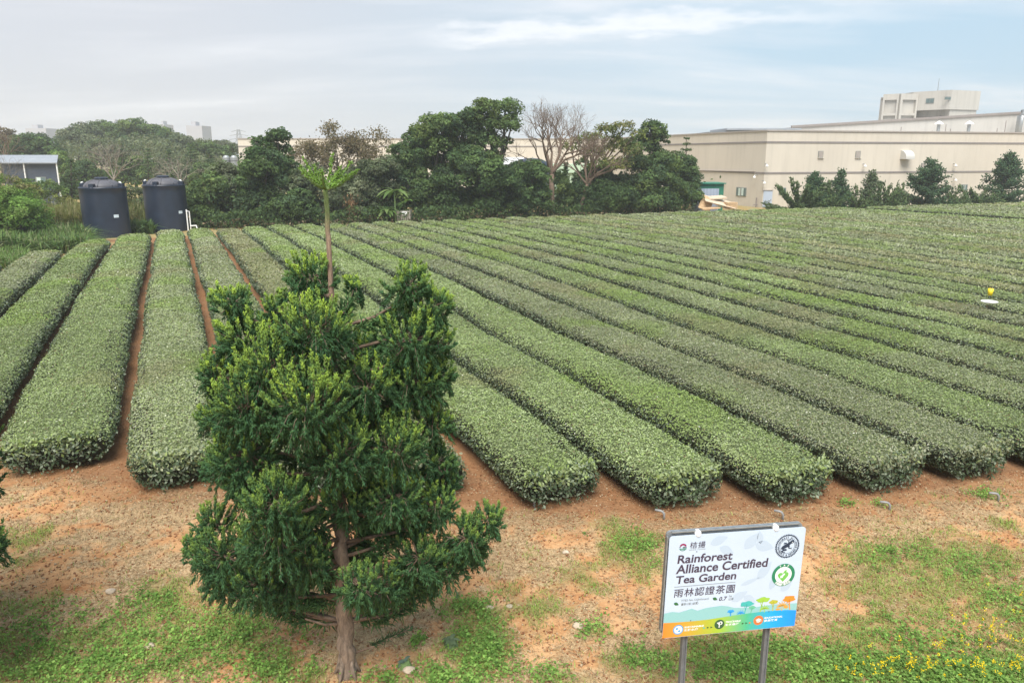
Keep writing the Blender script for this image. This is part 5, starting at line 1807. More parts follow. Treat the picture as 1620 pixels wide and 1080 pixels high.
zb1 = on_y(1205, 225, YC)[2]; zb2 = on_y(1205, 274, YC)[2]
for a, b_ in ((P_R2, P_C), (P_C, P_A), (P_A, P_B)):
    strip('parapet_cap', a, b_, ZT + .06, .16, .10, M['trim'])
    strip('trim_line', a, b_, zb1, .20, .05, M['trim_dark'])
    strip('trim_line', a, b_, zb2, .20, .05, M['trim_dark'])
dR = (P_R - P_C) / np.linalg.norm(P_R - P_C); nR = np.array([dR[1], -dR[0]])
if nR @ (-P_C) < 0: nR = -nR
dA = (P_C - P_A) / np.linalg.norm(P_C - P_A); nA = np.array([dA[1], -dA[0]])
if nA @ (-P_C) < 0: nA = -nA


def fbox(name, px0, py0, px1, py1, face_, thick, mat, off=0.0, parent=None):
    """box on a facade covering the photo rectangle"""
    d, n, A0, A1 = (dR, nR, P_C, P_R) if face_ == 'R' else (dA, nA, P_A, P_C)
    q0 = on_wall(px0, (py0 + py1) / 2, A0, A1); q1 = on_wall(px1, (py0 + py1) / 2, A0, A1)
    zt = on_wall((px0 + px1) / 2, py0, A0, A1)[2]; zb = on_wall((px0 + px1) / 2, py1, A0, A1)[2]
    c = (q0 + q1) / 2; w = np.linalg.norm((q1 - q0)[:2])
    mb = MB()
    mb.box((c[0] + n[0] * (off + thick / 2), c[1] + n[1] * (off + thick / 2), (zt + zb) / 2), (w, thick, abs(zt - zb)), (np.array([*d, 0]), np.array([*n, 0]), np.array([0, 0, 1.])))
    return mb.build(name, mat, parent or fac)


for (x0, y0, x1, y1) in ((1294, 239, 1302, 250), (1353, 239, 1361, 250), (1457, 258, 1464, 268)):
    w = fbox('window', x0, y0, x1, y1, 'R', .06, M['frame_grey'])
    fbox('shutter', x0 + .8, y0 + .8, x1 - .8, y1 - .8, 'R', .02, M['trim'], .061, w)
    fbox('sill', x0 - .7, y1, x1 + .7, y1 + .7, 'R', .14, M['cream'], 0, w)
for (x0, y0, x1, y1, fc) in ((1165, 296.5, 1181, 310.5, 'A'), (1232, 297, 1243, 308, 'R'), (1519, 292, 1530, 302, 'R')):
    w = fbox('window', x0, y0, x1, y1, fc, .06, M['frame_grey'])
    fbox('pane', x0 + .8, y0 + .8, x1 - .8, y1 - .8, fc, .02, M['glass'], .061, w)
    mx_ = (x0 + x1) / 2
    for (u0, u1) in ((x0 + 4, mx_ - .8), (mx_ + .8, x1 - 4)):
        fbox('curtain', u0, y0 + 1, u1, y1 - 1, fc, .015, M['curtain'], .084, w)
    fbox('mullion', mx_ - .6, y0 + .5, mx_ + .6, y1 - .5, fc, .03, M['frame_grey'], .10, w)
d_ = fbox('door', 1207, 301.5, 1221, 328, 'R', .06, M['door'])
fbox('door_frame', 1206, 300.4, 1222, 301.4, 'R', .12, M['trim'], 0, d_)
fbox('handle', 1218.3, 315, 1219.3, 317, 'R', .05, M['steel'], .061, d_)
fbox('handrail', 1203, 324, 1224, 324.7, 'R', .05, M['steel'], 1.2)
for x in (1203.3, 1223.5):
    fbox('rail_post', x, 324.7, x + .6, 329, 'R', .05, M['steel'], 1.2)
# curved air hood
q = on_wall(1425, 240, P_C, P_R); qr = on_wall(1442, 240, P_C, P_R); w_ = np.linalg.norm((qr - q)[:2])
zt = on_wall(1433, 238, P_C, P_R)[2]; zb = on_wall(1433, 252, P_C, P_R)[2]
mb = MB(); N3 = np.array([*nR, 0]); D3 = np.array([*dR, 0]); Hh = zt - zb
prof = [np.array([q[0], q[1], 0]) + N3 * (Hh * .95 * math.sin(a)) + np.array([0, 0, zb + Hh * (.15 + .85 * math.cos(a))]) for a in np.linspace(0, math.pi / 2, 9)]
prof = [np.array([q[0], q[1], zt])] + prof + [np.array([q[0], q[1], 0]) + N3 * Hh * .95 + np.array([0, 0, zb]), np.array([q[0], q[1], zb + .02])]
mb.prism(prof, D3 * w_ * .8)
mb.build('air_hood', M['concrete'], fac)
# conduit along the left facet and small lamps
q0 = on_wall(1101, 269.5, P_A, P_C); q1 = on_wall(1196, 271.5, P_A, P_C)
mb = MB(); off = np.array([*nA, 0]) * .12
mb.tube([q0 + off, q1 + off, q1 + off + np.array([0, 0, -.5])], .05, 6); mb.build('conduit', M['trim'], fac)
for (x, y, fc) in ((1210, 259, 'R'), (1365, 259.5, 'R'), (1508, 259, 'R'), (1148, 291, 'A'), (1206, 286, 'R'), (1199, 277, 'A'), (1508, 282, 'R')):
    d, n, A0, A1 = (dR, nR, P_C, P_R) if fc == 'R' else (dA, nA, P_A, P_C)
    c = on_wall(x, y, A0, A1); n3 = np.array([*n, 0])
    mb = MB(); mb.tube([c - n3 * .02, c + n3 * .35, c + n3 * .45 + np.array([0, 0, -.12])], .04, 6)
    lp = mb.build('wall_lamp', M['steel'], fac)
    mb = MB(); mb.lathe(c + n3 * .45 + np.array([0, 0, -.42]), [(0, 0), (.13, .02), (.17, .14), (.12, .27), (.05, .32), (0, .32)], 12)
    mb.build('lamp_shade', M['white_plastic'], lp, smooth=True)
# meter and pipe by the corner
mb = MB(); c = on_wall(1198, 321, P_A, P_C) + np.array([*nA, 0]) * .15
mb.tube([c + np.array([0, 0, -.7]), c + np.array([0, 0, .6])], .07, 8); mb.tube([c + np.array([-.3, 0, -.2]), c + np.array([.3, 0, -.2])], .06, 8)
mb.build('standpipe', M['trim_dark'], fac)

# upper hall set back on the roof, its eaves rising to the right
YU = YC + 26
def rp(px, py, Y): return on_y(px, py, Y)
uh = MB()
pts = [rp(1255, 230, YU), rp(1800, 230, YU), rp(1800, 168, YU), rp(1255, 201.5, YU)]
uh.prism(pts, (0, 30, 0)); uo = uh.build('upper_hall', M['grey_wall'], fac)
mb = MB()
e0, e1 = rp(1255, 201.5, YU), rp(1800, 168, YU)
dd = (e1 - e0) / np.linalg.norm(e1 - e0); nn = np.array([0, -1., 0]); uu_ = np.cross(dd, nn); uu_ = uu_ if uu_[2] > 0 else -uu_
mb.box((e0 + e1) / 2 + nn * .06 + uu_ * .10, (np.linalg.norm(e1 - e0) + .6, .35, .30), (dd, nn, uu_)); mb.build('eaves', M['trim_dark'], uo)
mb = MB()
YL = YC + 16
pts = [rp(1120, 214, YL), rp(1264, 214, YL), rp(1264, 206, YL), rp(1150, 205.5, YL), rp(1120, 209, YL)]
mb.prism(pts, (0, 8, 0)); lo = mb.build('low_roof_block', M['steel_dark'], fac)
mb = MB(); e0, e1 = rp(1149, 203.8, YL - .3), rp(1266, 205.2, YL - .3)
mb.box((e0 + e1) / 2 + np.array([0, 4, 0]), (np.linalg.norm(e1 - e0), 9, .22)); mb.build('roof_sheet', M['shed_roof'], lo)
for px_ in (1486, 1534):
    Yv = YU - 3
    t_ = rp(px_, 192, Yv); b_ = rp(px_, 214, Yv); g_ = np.array([t_[0], Yv, 0])
    mb = MB(); mb.tube([np.array([t_[0], Yv, b_[2]]), np.array([t_[0], Yv, t_[2] - .2])], .22, 12)
    v_ = mb.build('roof_vent', M['steel'], fac)
    mb = MB(); mb.lathe(np.array([t_[0], Yv, t_[2] - .40]), [(0, 0), (.62, -.02), (.60, .06), (.12, .42), (0, .46)], 20); mb.build('vent_cap', M['white_plastic'], v_)
for px_, h_ in ((1426, 201), (1497, 197), (1504, 204), (1592, 191), (1475, 207), (1578, 203)):
    t_ = rp(px_, h_, YU - 2); b_ = rp(px_, 214, YU - 2)
    mb = MB(); mb.tube([np.array([t_[0], YU - 2, b_[2]]), t_], .06, 6); mb.build('mast', M['trim_dark'], fac)
t_ = rp(1613, 178, YU - 2); b_ = rp(1610, 214, YU - 2)
mb = MB(); mb.tube([np.array([b_[0], YU - 2, b_[2]]), np.array([b_[0], YU - 2, t_[2] - .5]), np.array([b_[0] + .25, YU - 2, t_[2]]), np.array([b_[0] + 1.2, YU - 2, t_[2] + .2])], .42, 14)
mb.build('duct', M['steel'], fac, smooth=True)

# tower rising behind
YT = YC + 48
tw_ = thing('tower_block', 'pale concrete tower block with recessed panels and two small windows above the factory roof', 'tower', (rp(1470, 245, YT)[0], YT, 0))
def z_at(py): return on_y(1470, py, YT)[2]
def X(px): return on_y(px, 170, YT)[0]
zt_ = z_at(148.5); zl = z_at(175)
kx = X(1451) - X(1450)
A = [(X(1403), YT + 1.5), (X(1421), YT), (X(1451), YT + .6), (X(1451), YT + 14), (X(1403) * (1 + 14 / YT) + .4, YT + 14)]
mb = MB(); mb.prism([(x, y, 0) for x, y in A], (0, 0, zt_)); mb.build('wall', M['tower_wall'], tw_)
B2 = [(X(1447), YT + 1.0), (X(1483), YT - 3.6), (X(1543), YT - 1.0), (X(1541), YT + 14), (X(1451) + .01, YT + 14)]
mb = MB(); mb.prism([(x, y, zl) for x, y in B2], (0, 0, zt_ + .35 - zl)); mb.build('bay', M['tower_wall'], tw_)
B3 = [(X(1453), YT + 2.2), (X(1485), YT - .9), (X(1487), YT - 3.2), (X(1541), YT - .85), (X(1539), YT + 13.9), (X(1453), YT + 13.9)]
mb = MB(); mb.prism([(x, y, 0) for x, y in B3], (0, 0, zl - .003)); mb.build('wall', M['tower_wall'], tw_)
# raised frame round the recessed panels on the left faces
def tbox(name, xa, ya, xb, yb, z0, z1, th, mat, par=tw_):
    a = np.array([xa, ya]); b_ = np.array([xb, yb]); d = (b_ - a) / np.linalg.norm(b_ - a); n = np.array([d[1], -d[0]])
    if n[1] > 0: n = -n
    c = (a + b_) / 2 + n * (th / 2)
    mb = MB(); mb.box((c[0], c[1], (z0 + z1) / 2), (np.linalg.norm(b_ - a), th, z1 - z0), (np.array([*d, 0]), np.array([*n, 0]), np.array([0, 0, 1.])))
    return mb.build(name, mat, par)
def lerp(a, b_, t): return (a[0] + (b_[0] - a[0]) * t, a[1] + (b_[1] - a[1]) * t)
for (a, b_) in ((A[0], A[1]), (A[1], A[2])):
    for t0, t1 in ((0, .12), (.90, 1.0)):
        tbox('pilaster', *lerp(a, b_, t0), *lerp(a, b_, t1), 0, zt_ - .002, .45, M['tower_wall'])
    for z0, z1 in ((zt_ - 1.0, zt_ - .004), (z_at(183), z_at(179))):
        tbox('cross_beam', *lerp(a, b_, .121), *lerp(a, b_, .899), z0, z1, .43, M['tower_wall'])
def win_on(a, b_, pxa, pxb, pya, pyb):
    q0 = on_wall(pxa, (pya + pyb) / 2, np.array(a), np.array(b_)); q1 = on_wall(pxb, (pya + pyb) / 2, np.array(a), np.array(b_))
    z1 = on_wall((pxa + pxb) / 2, pya, np.array(a), np.array(b_))[2]; z0 = on_wall((pxa + pxb) / 2, pyb, np.array(a), np.array(b_))[2]
    w = tbox('window', q0[0], q0[1], q1[0], q1[1], z0, z1, .06, M['frame_grey'])
    tbox('pane', *lerp(q0, q1, .06), *lerp(q0, q1, .47), z0 + .12, z1 - .12, .085, M['glass'], w)
    tbox('pane', *lerp(q0, q1, .53), *lerp(q0, q1, .94), z0 + .12, z1 - .12, .085, M['glass'], w)
win_on(B2[0], B2[1], 1465, 1478, 155.5, 164); win_on(B2[1], B2[2], 1494, 1504, 153, 158.5)
mb = MB(); t_ = on_y(1486, 124, YT + 3); mb.tube([(t_[0], YT + 3, zt_), t_], [.09, .04], 6); mb.build('antenna', M['steel'], tw_)

# lower cream blocks at the far left end of the factory
YB = 150
blk = thing('far_block', 'small cream block with stepped roof at the left end of the factory wall', 'building', (on_y(387, 245, YB)[0], YB, 0))
mb = MB(); q = on_y(381, 220, YB); q2 = on_y(400, 220, YB)
mb.prism([(q[0], YB, 0), (q2[0], YB, 0), (q2[0], YB, q[2]), (q[0], YB, q[2])], (0, 8, 0)); mb.build('wall', M['cream'], blk)
mb = MB(); q = on_y(378, 236, YB - 2); q2 = on_y(396, 236, YB - 2)
mb.prism([(q[0], YB - 2, 0), (q2[0], YB - 2, 0), (q2[0], YB - 2, q[2]), (q[0], YB - 2, q[2])], (0, 1.9, 0)); mb.build('lower_wall', M['cream'], blk)
for px_ in (359, 371):
    c = on_y(px_, 262, 132); g0 = float(gz(c[0], 132)); h0 = on_y(px_, 246, 132)[2]
    o = thing('roof_tank', 'steel water tank %s the cream block end of the factory' % ('standing left of' if px_ == 359 else 'right beside'), 'water tank', (c[0], 132, g0), 'steel tanks by the far cream block')
    mb = MB(); mb.lathe((c[0], 132, g0), [(0, 0), (.62, 0), (.62, h0 - g0 - .35), (.3, h0 - g0), (0, h0 - g0)], 20); mb.build('body', M['steel'], o)
    mb = MB(); mb.lathe((c[0], 132, g0 + (h0 - g0) * .82), [(.64, 0), (.68, .05), (.68, .12), (.64, .16)], 20); mb.build('band', M['steel_dark'], o)

# hazy far buildings and pylon beyond the hill
for (x0, x1, py, Y, lab) in ((40, 72, 203, 520, 'long low pale far building on the skyline above the grey shed'), (294, 319, 199, 460, 'pale far apartment block on the skyline right of the hill crest'), (175, 183, 195, 520, 'small far block peeping over the hill crest'), (251, 260, 197, 540, 'small far block just left of the pale far apartment block')):
    q, q2 = on_y(x0, py, Y), on_y(x1, py, Y)
    r0 = thing('far_building', lab, 'building', ((q[0] + q2[0]) / 2, Y, 0))
    mb = MB(); mb.prism([(q[0], Y, 0), (q2[0], Y, 0), (q2[0], Y, q[2]), (q[0], Y, q[2])], (0, 14, 0)); mb.build('wall', M['tower_far'], r0)
    w_ = q2[0] - q[0]
    mb = MB(); mb.box(((q[0] * .65 + q2[0] * .35), Y + 6, q[2] + 1.2), (w_ * .28, 6, 2.4)); mb.build('roof_house', M['tower_far'], r0)
Y = 430; q = on_y(377, 205, Y); g0 = 0.0
r0 = thing('pylon', 'hazy lattice power pylon on the skyline left of the cream block', 'pylon', (q[0], Y, 0))
mb = MB(); hp = q[2]
for sx_ in (-1, 1):
    for sy_ in (-1, 1):
        mb.tube([(q[0] + sx_ * 3, Y + sy_ * 3, 0), (q[0] + sx_ * .5, Y + sy_ * .5, hp)], .16, 4)
for i in range(10):
    f0, f1 = i / 10, (i + 1) / 10; w0 = 3 - 2.5 * f0; w1 = 3 - 2.5 * f1
    mb.tube([(q[0] - w0, Y - w0, hp * f0), (q[0] + w1, Y - w1, hp * f1)], .10, 4); mb.tube([(q[0] + w0, Y - w0, hp * f0), (q[0] - w1, Y - w1, hp * f1)], .10, 4)
mb.build('mast', M['steel'], r0)
for f, w0 in ((.72, 5.5), (.83, 5), (.94, 4)):
    mb = MB(); mb.tube([(q[0] - w0, Y, hp * f), (q[0], Y, hp * f + .9), (q[0] + w0, Y, hp * f)], .14, 4); mb.build('cross_arm', M['steel'], r0)

# ------------------------------------------------------------------ things by the factory wall
q0 = on_wall(1100, 292, P_A, P_C)
c0 = on_y(1103, 330, 84.5); c1 = on_y(1143, 330, 84.5)
zt = on_y(1120, 291, 84.5)[2]
g0 = float(gz(c0[0], 84.5))
r0 = thing('green_lean_to', 'dark green corrugated lean-to behind the pale blue sheet', 'shed', ((c0[0] + c1[0]) / 2, 84.5, g0))
mb = MB(); mb.prism([(c0[0], 84.5, g0), (c1[0], 84.5, g0), (c1[0], 84.5, zt), (c0[0], 84.5, zt)], (0, 3, 0)); mb.build('wall', M['green_sheet'], r0)
mb = MB(); mb.box(((c0[0] + c1[0]) / 2, 85.9, zt + .06), (c1[0] - c0[0] + .3, 3.4, .1)); mb.build('roof', M['green_sheet'], r0)
def corrugated(name, x0, x1, Y, z0, z1, mat, parent, n=28):
    mb = MB()
    for i in range(n):
        a = x0 + (x1 - x0) * i / n; b_ = x0 + (x1 - x0) * (i + 1) / n
        ya = Y + (.05 if i % 4 in (0, 1) else 0); yb = Y + (.05 if (i + 1) % 4 in (0, 1) else 0)
        mb.prism([(a, ya, z0), (b_, yb, z0), (b_, yb, z1), (a, ya, z1)], (0, .03, 0))
    return mb.build(name, mat, parent)
s0, s1 = on_y(1099, 330, 83.6), on_y(1136, 330, 83.6)
sheet_ = corrugated('metal_sheet', s0[0], s1[0], 83.6, g0, on_y(1118, 298.5, 83.6)[2], M['blue_sheet'], None)
tag(sheet_, 'pale blue corrugated metal sheet standing in front of the green lean-to', 'metal sheet')
# plywood offcuts
pg = on_y(1137, 331, 81.5); g0 = float(gz(pg[0], 81.5))
G_W2 = 'plywood offcuts by the factory wall'
def board(label, c, size, rot, mat='wood'):
    mb = MB()
    from mathutils import Euler
    E_ = Euler(rot).to_matrix(); ax = [np.array(E_.col[i]) for i in range(3)]
    mb.box(c, size, ax)
    o = mb.build('plywood_board', M[mat], None)
    tag(o, label, 'board', G_W2); return o
def PX(px, py, Y=81.5): return on_y(px, py, Y)
board('large pale plywood board sloping down over the top of the pile', PX(1137, 319, 81.4), (3.3, 2.4, .06), (R(14), R(14), 0))
board('pale plywood board lying flat on top of the sloping board', PX(1132, 312.5, 81.8), (2.0, 1.3, .14), (R(8), R(-3), R(10)))
board('tan plywood board leaning on edge at the left of the pile', PX(1117, 322, 81.0), (1.3, .08, 1.5), (R(-20), R(24), 0), 'wood_end')
board('narrow board sliding off the front of the pile', PX(1137, 325, 80.6), (2.6, .3, .08), (R(10), R(22), 0))
board('short board lying on the ground before the pile', PX(1124, 329.5, 80.2), (2.0, .6, .12), (R(6), R(-3), .2), 'wood_end')
for k in range(5):
    board('flat tan board in the neat stack at the right of the pile', PX(1156, 329.5 - k * 2.2, 80.9), (1.15 + .08 * (k % 2), .9, .11), (0, 0, .04 * k), 'wood_end')

# lawn shrubs in front of the factory
def edge_y(px, off=1.8):
    """depth of the strip just beyond the far edge of the field"""
    for Y in np.linspace(60, 110, 400):
        q = on_y(px, 300, Y); u, v = uv(q[0], Y)
        if u > 60.8 - max(0, v - 50) * .11 + off: return float(Y)
    return 84.


def juniper(label, px, top, bot, w, seed, cone=False, n=900, name='juniper', pal=((.055, .10, .035), (.075, .125, .04), (.10, .15, .05))):
    Y = edge_y(px); k = Y / (FPX * CP)
    T = on_y(px, top, Y); g = np.array([T[0], Y, float(gz(T[0], Y))])
    h = T[2] - g[2]; r = w * k / 2 * (1.22 if cone else 1.15); n = int(n * 1.3)
    root = thing(name, label, 'shrub', g, 'evergreen shrubs along the factory wall')
    rg = np.random.default_rng(seed); mb = MB()
    Ps, Ds, Ls, Cs = [], [], [], []
    nb = 22 if not cone else 64
    for i in range(nb):
        a = rg.uniform(0, 6.283)
        if cone:
            f = rg.random() ** .9; z0 = h * f * .9
            rr_ = r * (1 - f) ** .62 * rg.uniform(.6, 1.05) + .05
            e = g + np.array([math.cos(a) * rr_, math.sin(a) * rr_, min(h, z0 + rr_ * .22 + .12)])
            s = g + np.array([0, 0, z0 * .92 + .05])
        else:
            el = rg.uniform(.1, 1.2)
            e = g + np.array([math.cos(a) * r * math.cos(el) * rg.uniform(.7, 1.1), math.sin(a) * r * math.cos(el), h * math.sin(el) * rg.uniform(.6, 1.08) + .15])
            s = g + np.array([rg.normal() * .25, rg.normal() * .25, .1])
        mid = (s + e) / 2 + np.array([0, 0, -.15])
        mb.tube([s, mid, e], [.06, .04, .015], 4)
        m_ = int(n / nb) if not cone else max(6, int(n / nb * (.35 + 1.3 * rr_ / r)))
        t = rg.uniform(.15, 1.0, m_)[:, None]
        A_ = (1 - t) ** 2 * s + 2 * t * (1 - t) * mid + t ** 2 * e
        T_ = unit(2 * (1 - t) * (mid - s) + 2 * t * (e - mid))
        sd = rg.normal(size=(m_, 3))
        D_ = unit(T_ * (1.0 if not cone else .45) + sd * (.42 if not cone else .6) + np.array([0, 0, .3]))
        Ps.append(A_ + rg.normal(size=(m_, 3)) * (.10 if not cone else .16)); Ds.append(D_)
        Ls.append(rg.uniform(.22, .5, m_) * (1 if not cone else .7)); Cs.append(np.array(pal)[rg.integers(0, 3, m_)] * rg.uniform(.7, 1.35, (m_, 1)))
    mb.build('trunk', M['bark_dark'], root)
    V, T3 = sprigs(np.concatenate(Ps), np.concatenate(Ds), np.concatenate(Ls), .12 if not cone else .15)
    put('crown', mesh_np('crown', [(V, T3, np.repeat(np.concatenate(Cs), 6, axis=0), 0)]), M['needle'], root)
    return root


CONE = ((.05, .105, .05), (.06, .12, .055), (.08, .145, .06))
juniper('big spreading dark juniper right of the pale blue door', 1268, 284, 327, 92, 1, n=3600)
juniper('rounded cone shaped evergreen standing in the spreading juniper', 1291, 267, 322, 42, 2, True, 2600, 'clipped_conifer', CONE)
juniper('narrow pointed evergreen second of the cones from the door', 1333, 264, 322, 30, 3, True, 1700, 'clipped_conifer', CONE)
juniper('ragged juniper between the two narrow pointed evergreens', 1318, 285, 323, 44, 4, n=1300)
juniper('thin topped pale evergreen between the narrow cone and the big round cone', 1382, 265, 321, 36, 5, True, 1100, 'clipped_conifer', ((.11, .16, .08), (.09, .14, .06), (.13, .17, .09)))
juniper('low juniper below the thin topped evergreen', 1362, 290, 321, 50, 6, n=1400)
juniper('ragged juniper left of the small leaning juniper', 1398, 288, 321, 56, 7, n=1500)
juniper('small leaning juniper just left of the big round cone evergreen', 1426, 287, 321, 26, 8, n=700)
juniper('big round topped cone evergreen in the middle of the lawn shrubs', 1474, 246, 320, 70, 9, True, 5200, 'clipped_conifer', CONE)
juniper('low windswept juniper right of the big round cone', 1545, 283, 319, 74, 10, n=2000)
juniper('short juniper at the right foot of the big round cone', 1508, 296, 320, 40, 12, n=900)
juniper('big dark cone evergreen cut by the right picture edge', 1600, 236, 318, 72, 11, True, 5200, 'clipped_conifer', CONE)
juniper('low juniper at the foot of the cone evergreen by the right edge', 1575, 298, 319, 44, 13, n=900)

# ------------------------------------------------------------------ small things in and behind the field
q = on_z(1565, 478, 1.05)
for i in range(6):
    q = on_z(1565, 478, float(gz(q[0], q[1])) + .80)
mb = MB(); zc_ = float(gz(q[0], q[1])) + .79
mb.lathe((q[0], q[1], zc_), [(0, 0), (.20, 0), (.26, .02), (.27, .05), (.25, .05), (.19, .025), (0, .02)], 24)
dish = mb.build('dish', M['white_plastic'], None, smooth=True); tag(dish, 'white round dish lying on top of a tea hedge near the right edge', 'dish')
q = on_z(1566, 463, 1.05)
for i in range(6):
    q = on_z(1566, 468, float(gz(q[0], q[1])) + .80)
zc_ = float(gz(q[0], q[1])) + .76
r0 = thing('insect_trap', 'yellow insect trap cup on a short stake between tea hedges near the right edge', 'insect trap', (q[0], q[1], zc_ - .7))
mb = MB(); mb.lathe((q[0], q[1], zc_ + .06), [(0, 0), (.075, 0), (.095, .25), (.085, .25), (.07, .02), (0, .02)], 18); mb.build('cup', M['yellow'], r0, smooth=True)
mb = MB(); mb.tube([(q[0], q[1], zc_ - .7), (q[0], q[1], zc_ + .06)], .012, 6); mb.build('stake', M['steel'], r0)
q = on_y(980, 341, 72.5); g0 = float(gz(q[0], q[1]))
r0 = thing('field_lamp', 'small white capped lamp on a post at the far edge of the field', 'lamp', (q[0], q[1], g0))
mb = MB(); mb.tube([(q[0], q[1], g0), (q[0], q[1], q[2])], .035, 8); mb.build('post', M['steel'], r0)
mb = MB(); mb.lathe((q[0], q[1], q[2]), [(0, 0), (.20, 0), (.19, .08), (.06, .17), (0, .18)], 18); mb.build('cap', M['white_plastic'], r0)
for (px, py, az, lab) in ((1050, 824, 2.6, 'grey pipe elbow in the soil just above the left corner of the sign'), (845, 806, 2.2, 'grey pipe elbow at the end of the first hedge right of the conifer'),
                          (1238, 823, 2.5, 'grey pipe elbow just above the right corner of the sign'), (1407, 806, 2.8, 'pale grey pipe elbow in front of a hedge end right of the sign'), (1579, 791, 2.9, 'grey pipe elbow beside green weeds near the right edge')):
    q = on_z(px, py, .02); z0 = float(ground_z(np.array([q[0]]), np.array([q[1]]))[0])
    d = np.array([math.cos(az), math.sin(az) * .6, 0])
    mb = MB(); b0 = np.array([q[0], q[1], z0 - .05])
    mb.tube([b0, b0 + np.array([0, 0, .14]), b0 + np.array([0, 0, .18]) + d * .03, b0 + np.array([0, 0, .19]) + d * .07, b0 + np.array([0, 0, .19]) + d * .17], .021, 10)
    o = mb.build('pipe_elbow', M['grey_plastic'], None, smooth=True); tag(o, lab, 'pipe', 'irrigation pipe elbows at the hedge ends')
# weathered crate with a notice, banana-like plants and a hanging dead frond bunch
Yc = 66.0; q0, q1 = on_y(628, 347, Yc), on_y(649, 347, Yc); zt = on_y(638, 333.5, Yc)[2]; g0 = float(gz(q0[0], Yc))
r0 = thing('wooden_crate', 'weathered slatted wooden crate with a pale notice at the field edge', 'crate', ((q0[0] + q1[0]) / 2, Yc, g0))
w_ = q1[0] - q0[0]; mb = MB()
for i in range(7):
    x = q0[0] + w_ * (i + .5) / 7
    mb.box((x, Yc, (g0 + zt) / 2), (w_ / 7 * .78, .03, zt - g0)); mb.box((x, Yc + w_, (g0 + zt) / 2), (w_ / 7 * .78, .03, zt - g0))
    mb.box((q0[0], Yc + w_ * (i + .5) / 7, (g0 + zt) / 2), (.03, w_ / 7 * .78, zt - g0)); mb.box((q1[0], Yc + w_ * (i + .5) / 7, (g0 + zt) / 2), (.03, w_ / 7 * .78, zt - g0))
mb.build('slats', M['oldwood'], r0)
for z in (g0 + .15, zt - .08):
    mb = MB(); mb.box(((q0[0] + q1[0]) / 2, Yc + .035, z), (w_, .03, .12)); mb.build('rail', M['oldwood'], r0)
n0, n1 = on_y(636, 341, Yc - .03), on_y(644, 334.5, Yc - .03)
mb = MB(); mb.box(((n0[0] + n1[0]) / 2, Yc - .03, (n0[2] + n1[2]) / 2), (n1[0] - n0[0], .02, n1[2] - n0[2])); mb.build('notice', M['white_plastic'], r0)


def palm_plant(label, px, py, Y, L, n, name='banana_plant', cols=((.13, .22, .06), (.17, .25, .09), (.10, .17, .05))):
    c = on_y(px, py, Y); g = np.array([c[0], Y, float(gz(c[0], Y))])
    root = thing(name, label, 'plant', g)
    mb = MB(); mb.tube([g, c], [.10, .06], 8); mb.build('stem', M['green_stem'], root)
    Vs, Fs, Cs = [], [], []
    for i in range(n):
        a = RNG.uniform(0, 6.283); el = RNG.uniform(.2, 1.2); d = np.array([math.cos(a), math.sin(a), 0]); s = np.array([-d[1], d[0], 0])
        l_ = L * RNG.uniform(.7, 1.1); k = 8; base_ = len(Vs)
        for j in range(k + 1):
            t = j / k
            p = c + d * l_ * t * math.cos(el * (1 - t)) + np.array([0, 0, l_ * (math.sin(el) * t - .75 * t * t)])
            w = .13 * L * math.sin(math.pi * min(1, t * .92 + .06)) + .01
            Vs += [p - s * w, p + s * w]
        for j in range(k):
            Fs.append((base_ + 2 * j, base_ + 2 * j + 1, base_ + 2 * j + 3, base_ + 2 * j + 2)); Cs.append(cols[i % len(cols)])
    put('fronds', mesh_np('fronds', [(np.array(Vs), np.array(Fs), np.array(Cs), 0)]), M['leaf'], root)


palm_plant('pale arching leaved plant high above the wooden crate', 624, 303, 65.8, 1.7, 12)
palm_plant('low arching leaved plant just left of the wooden crate', 612, 334, 65.5, 1.3, 14)
palm_plant('arching leaved plant directly above the wooden crate', 640, 322, 67.5, 1.3, 10)
c = on_y(556, 328, 65.6)
P = c + RNG.normal(size=(260, 3)) * np.array([.30, .2, .55]); V_, F_ = diamonds(P, unit(RNG.normal(size=(260, 3)) + np.array([0, -.8, 0])), .34, .08, axis=np.tile([.1, 0, 1.], (260, 1)) + RNG.normal(size=(260, 3)) * .3)
o = put('dead_leaves', mesh_np('dead_leaves', [(V_, F_, np.array([.30, .19, .11]) * RNG.uniform(.6, 1.3, (260, 1)), 0)]), M['leaf'])
tag(o, 'dry brown bunch of dead leaves hanging in the dark trees right of the leader', 'dead leaves')
# dark tank, white shed and pale green roof glimpsed behind the belt
Y = 96; c = on_y(840, 290, Y); r_ = 2.3; zt = on_y(840, 250, Y)[2]
r0 = thing('water_tank', 'dark domed tank half hidden behind the trees left of the bare tree', 'water tank', (c[0], Y, 0))
mb = MB(); mb.lathe((c[0], Y, 0), [(0, 0), (r_, 0), (r_, zt - .9), (r_ * .9, zt - .5), (r_ * .5, zt - .1), (0, zt)], 36); mb.build('body', M['tank'], r0, smooth=True)
mb = MB(); q = on_y(838, 262, Y - r_ - .3)
for sx_ in (-.35, .35): mb.tube([(q[0] + sx_, Y - r_ - .3, 0), (q[0] + sx_, Y - r_ - .3, q[2] + 1)], .05, 6)
for z in np.arange(.5, q[2] + .9, .4): mb.tube([(q[0] - .35, Y - r_ - .3, z), (q[0] + .35, Y - r_ - .3, z)], .04, 5)
mb.build('ladder', M['steel'], r0)
q0, q1 = on_y(796, 251, 98), on_y(826, 251, 98)
r0 = thing('white_shed', 'white roofed shed glimpsed behind the trees left of the dark domed tank', 'shed', ((q0[0] + q1[0]) / 2, 98, 0))
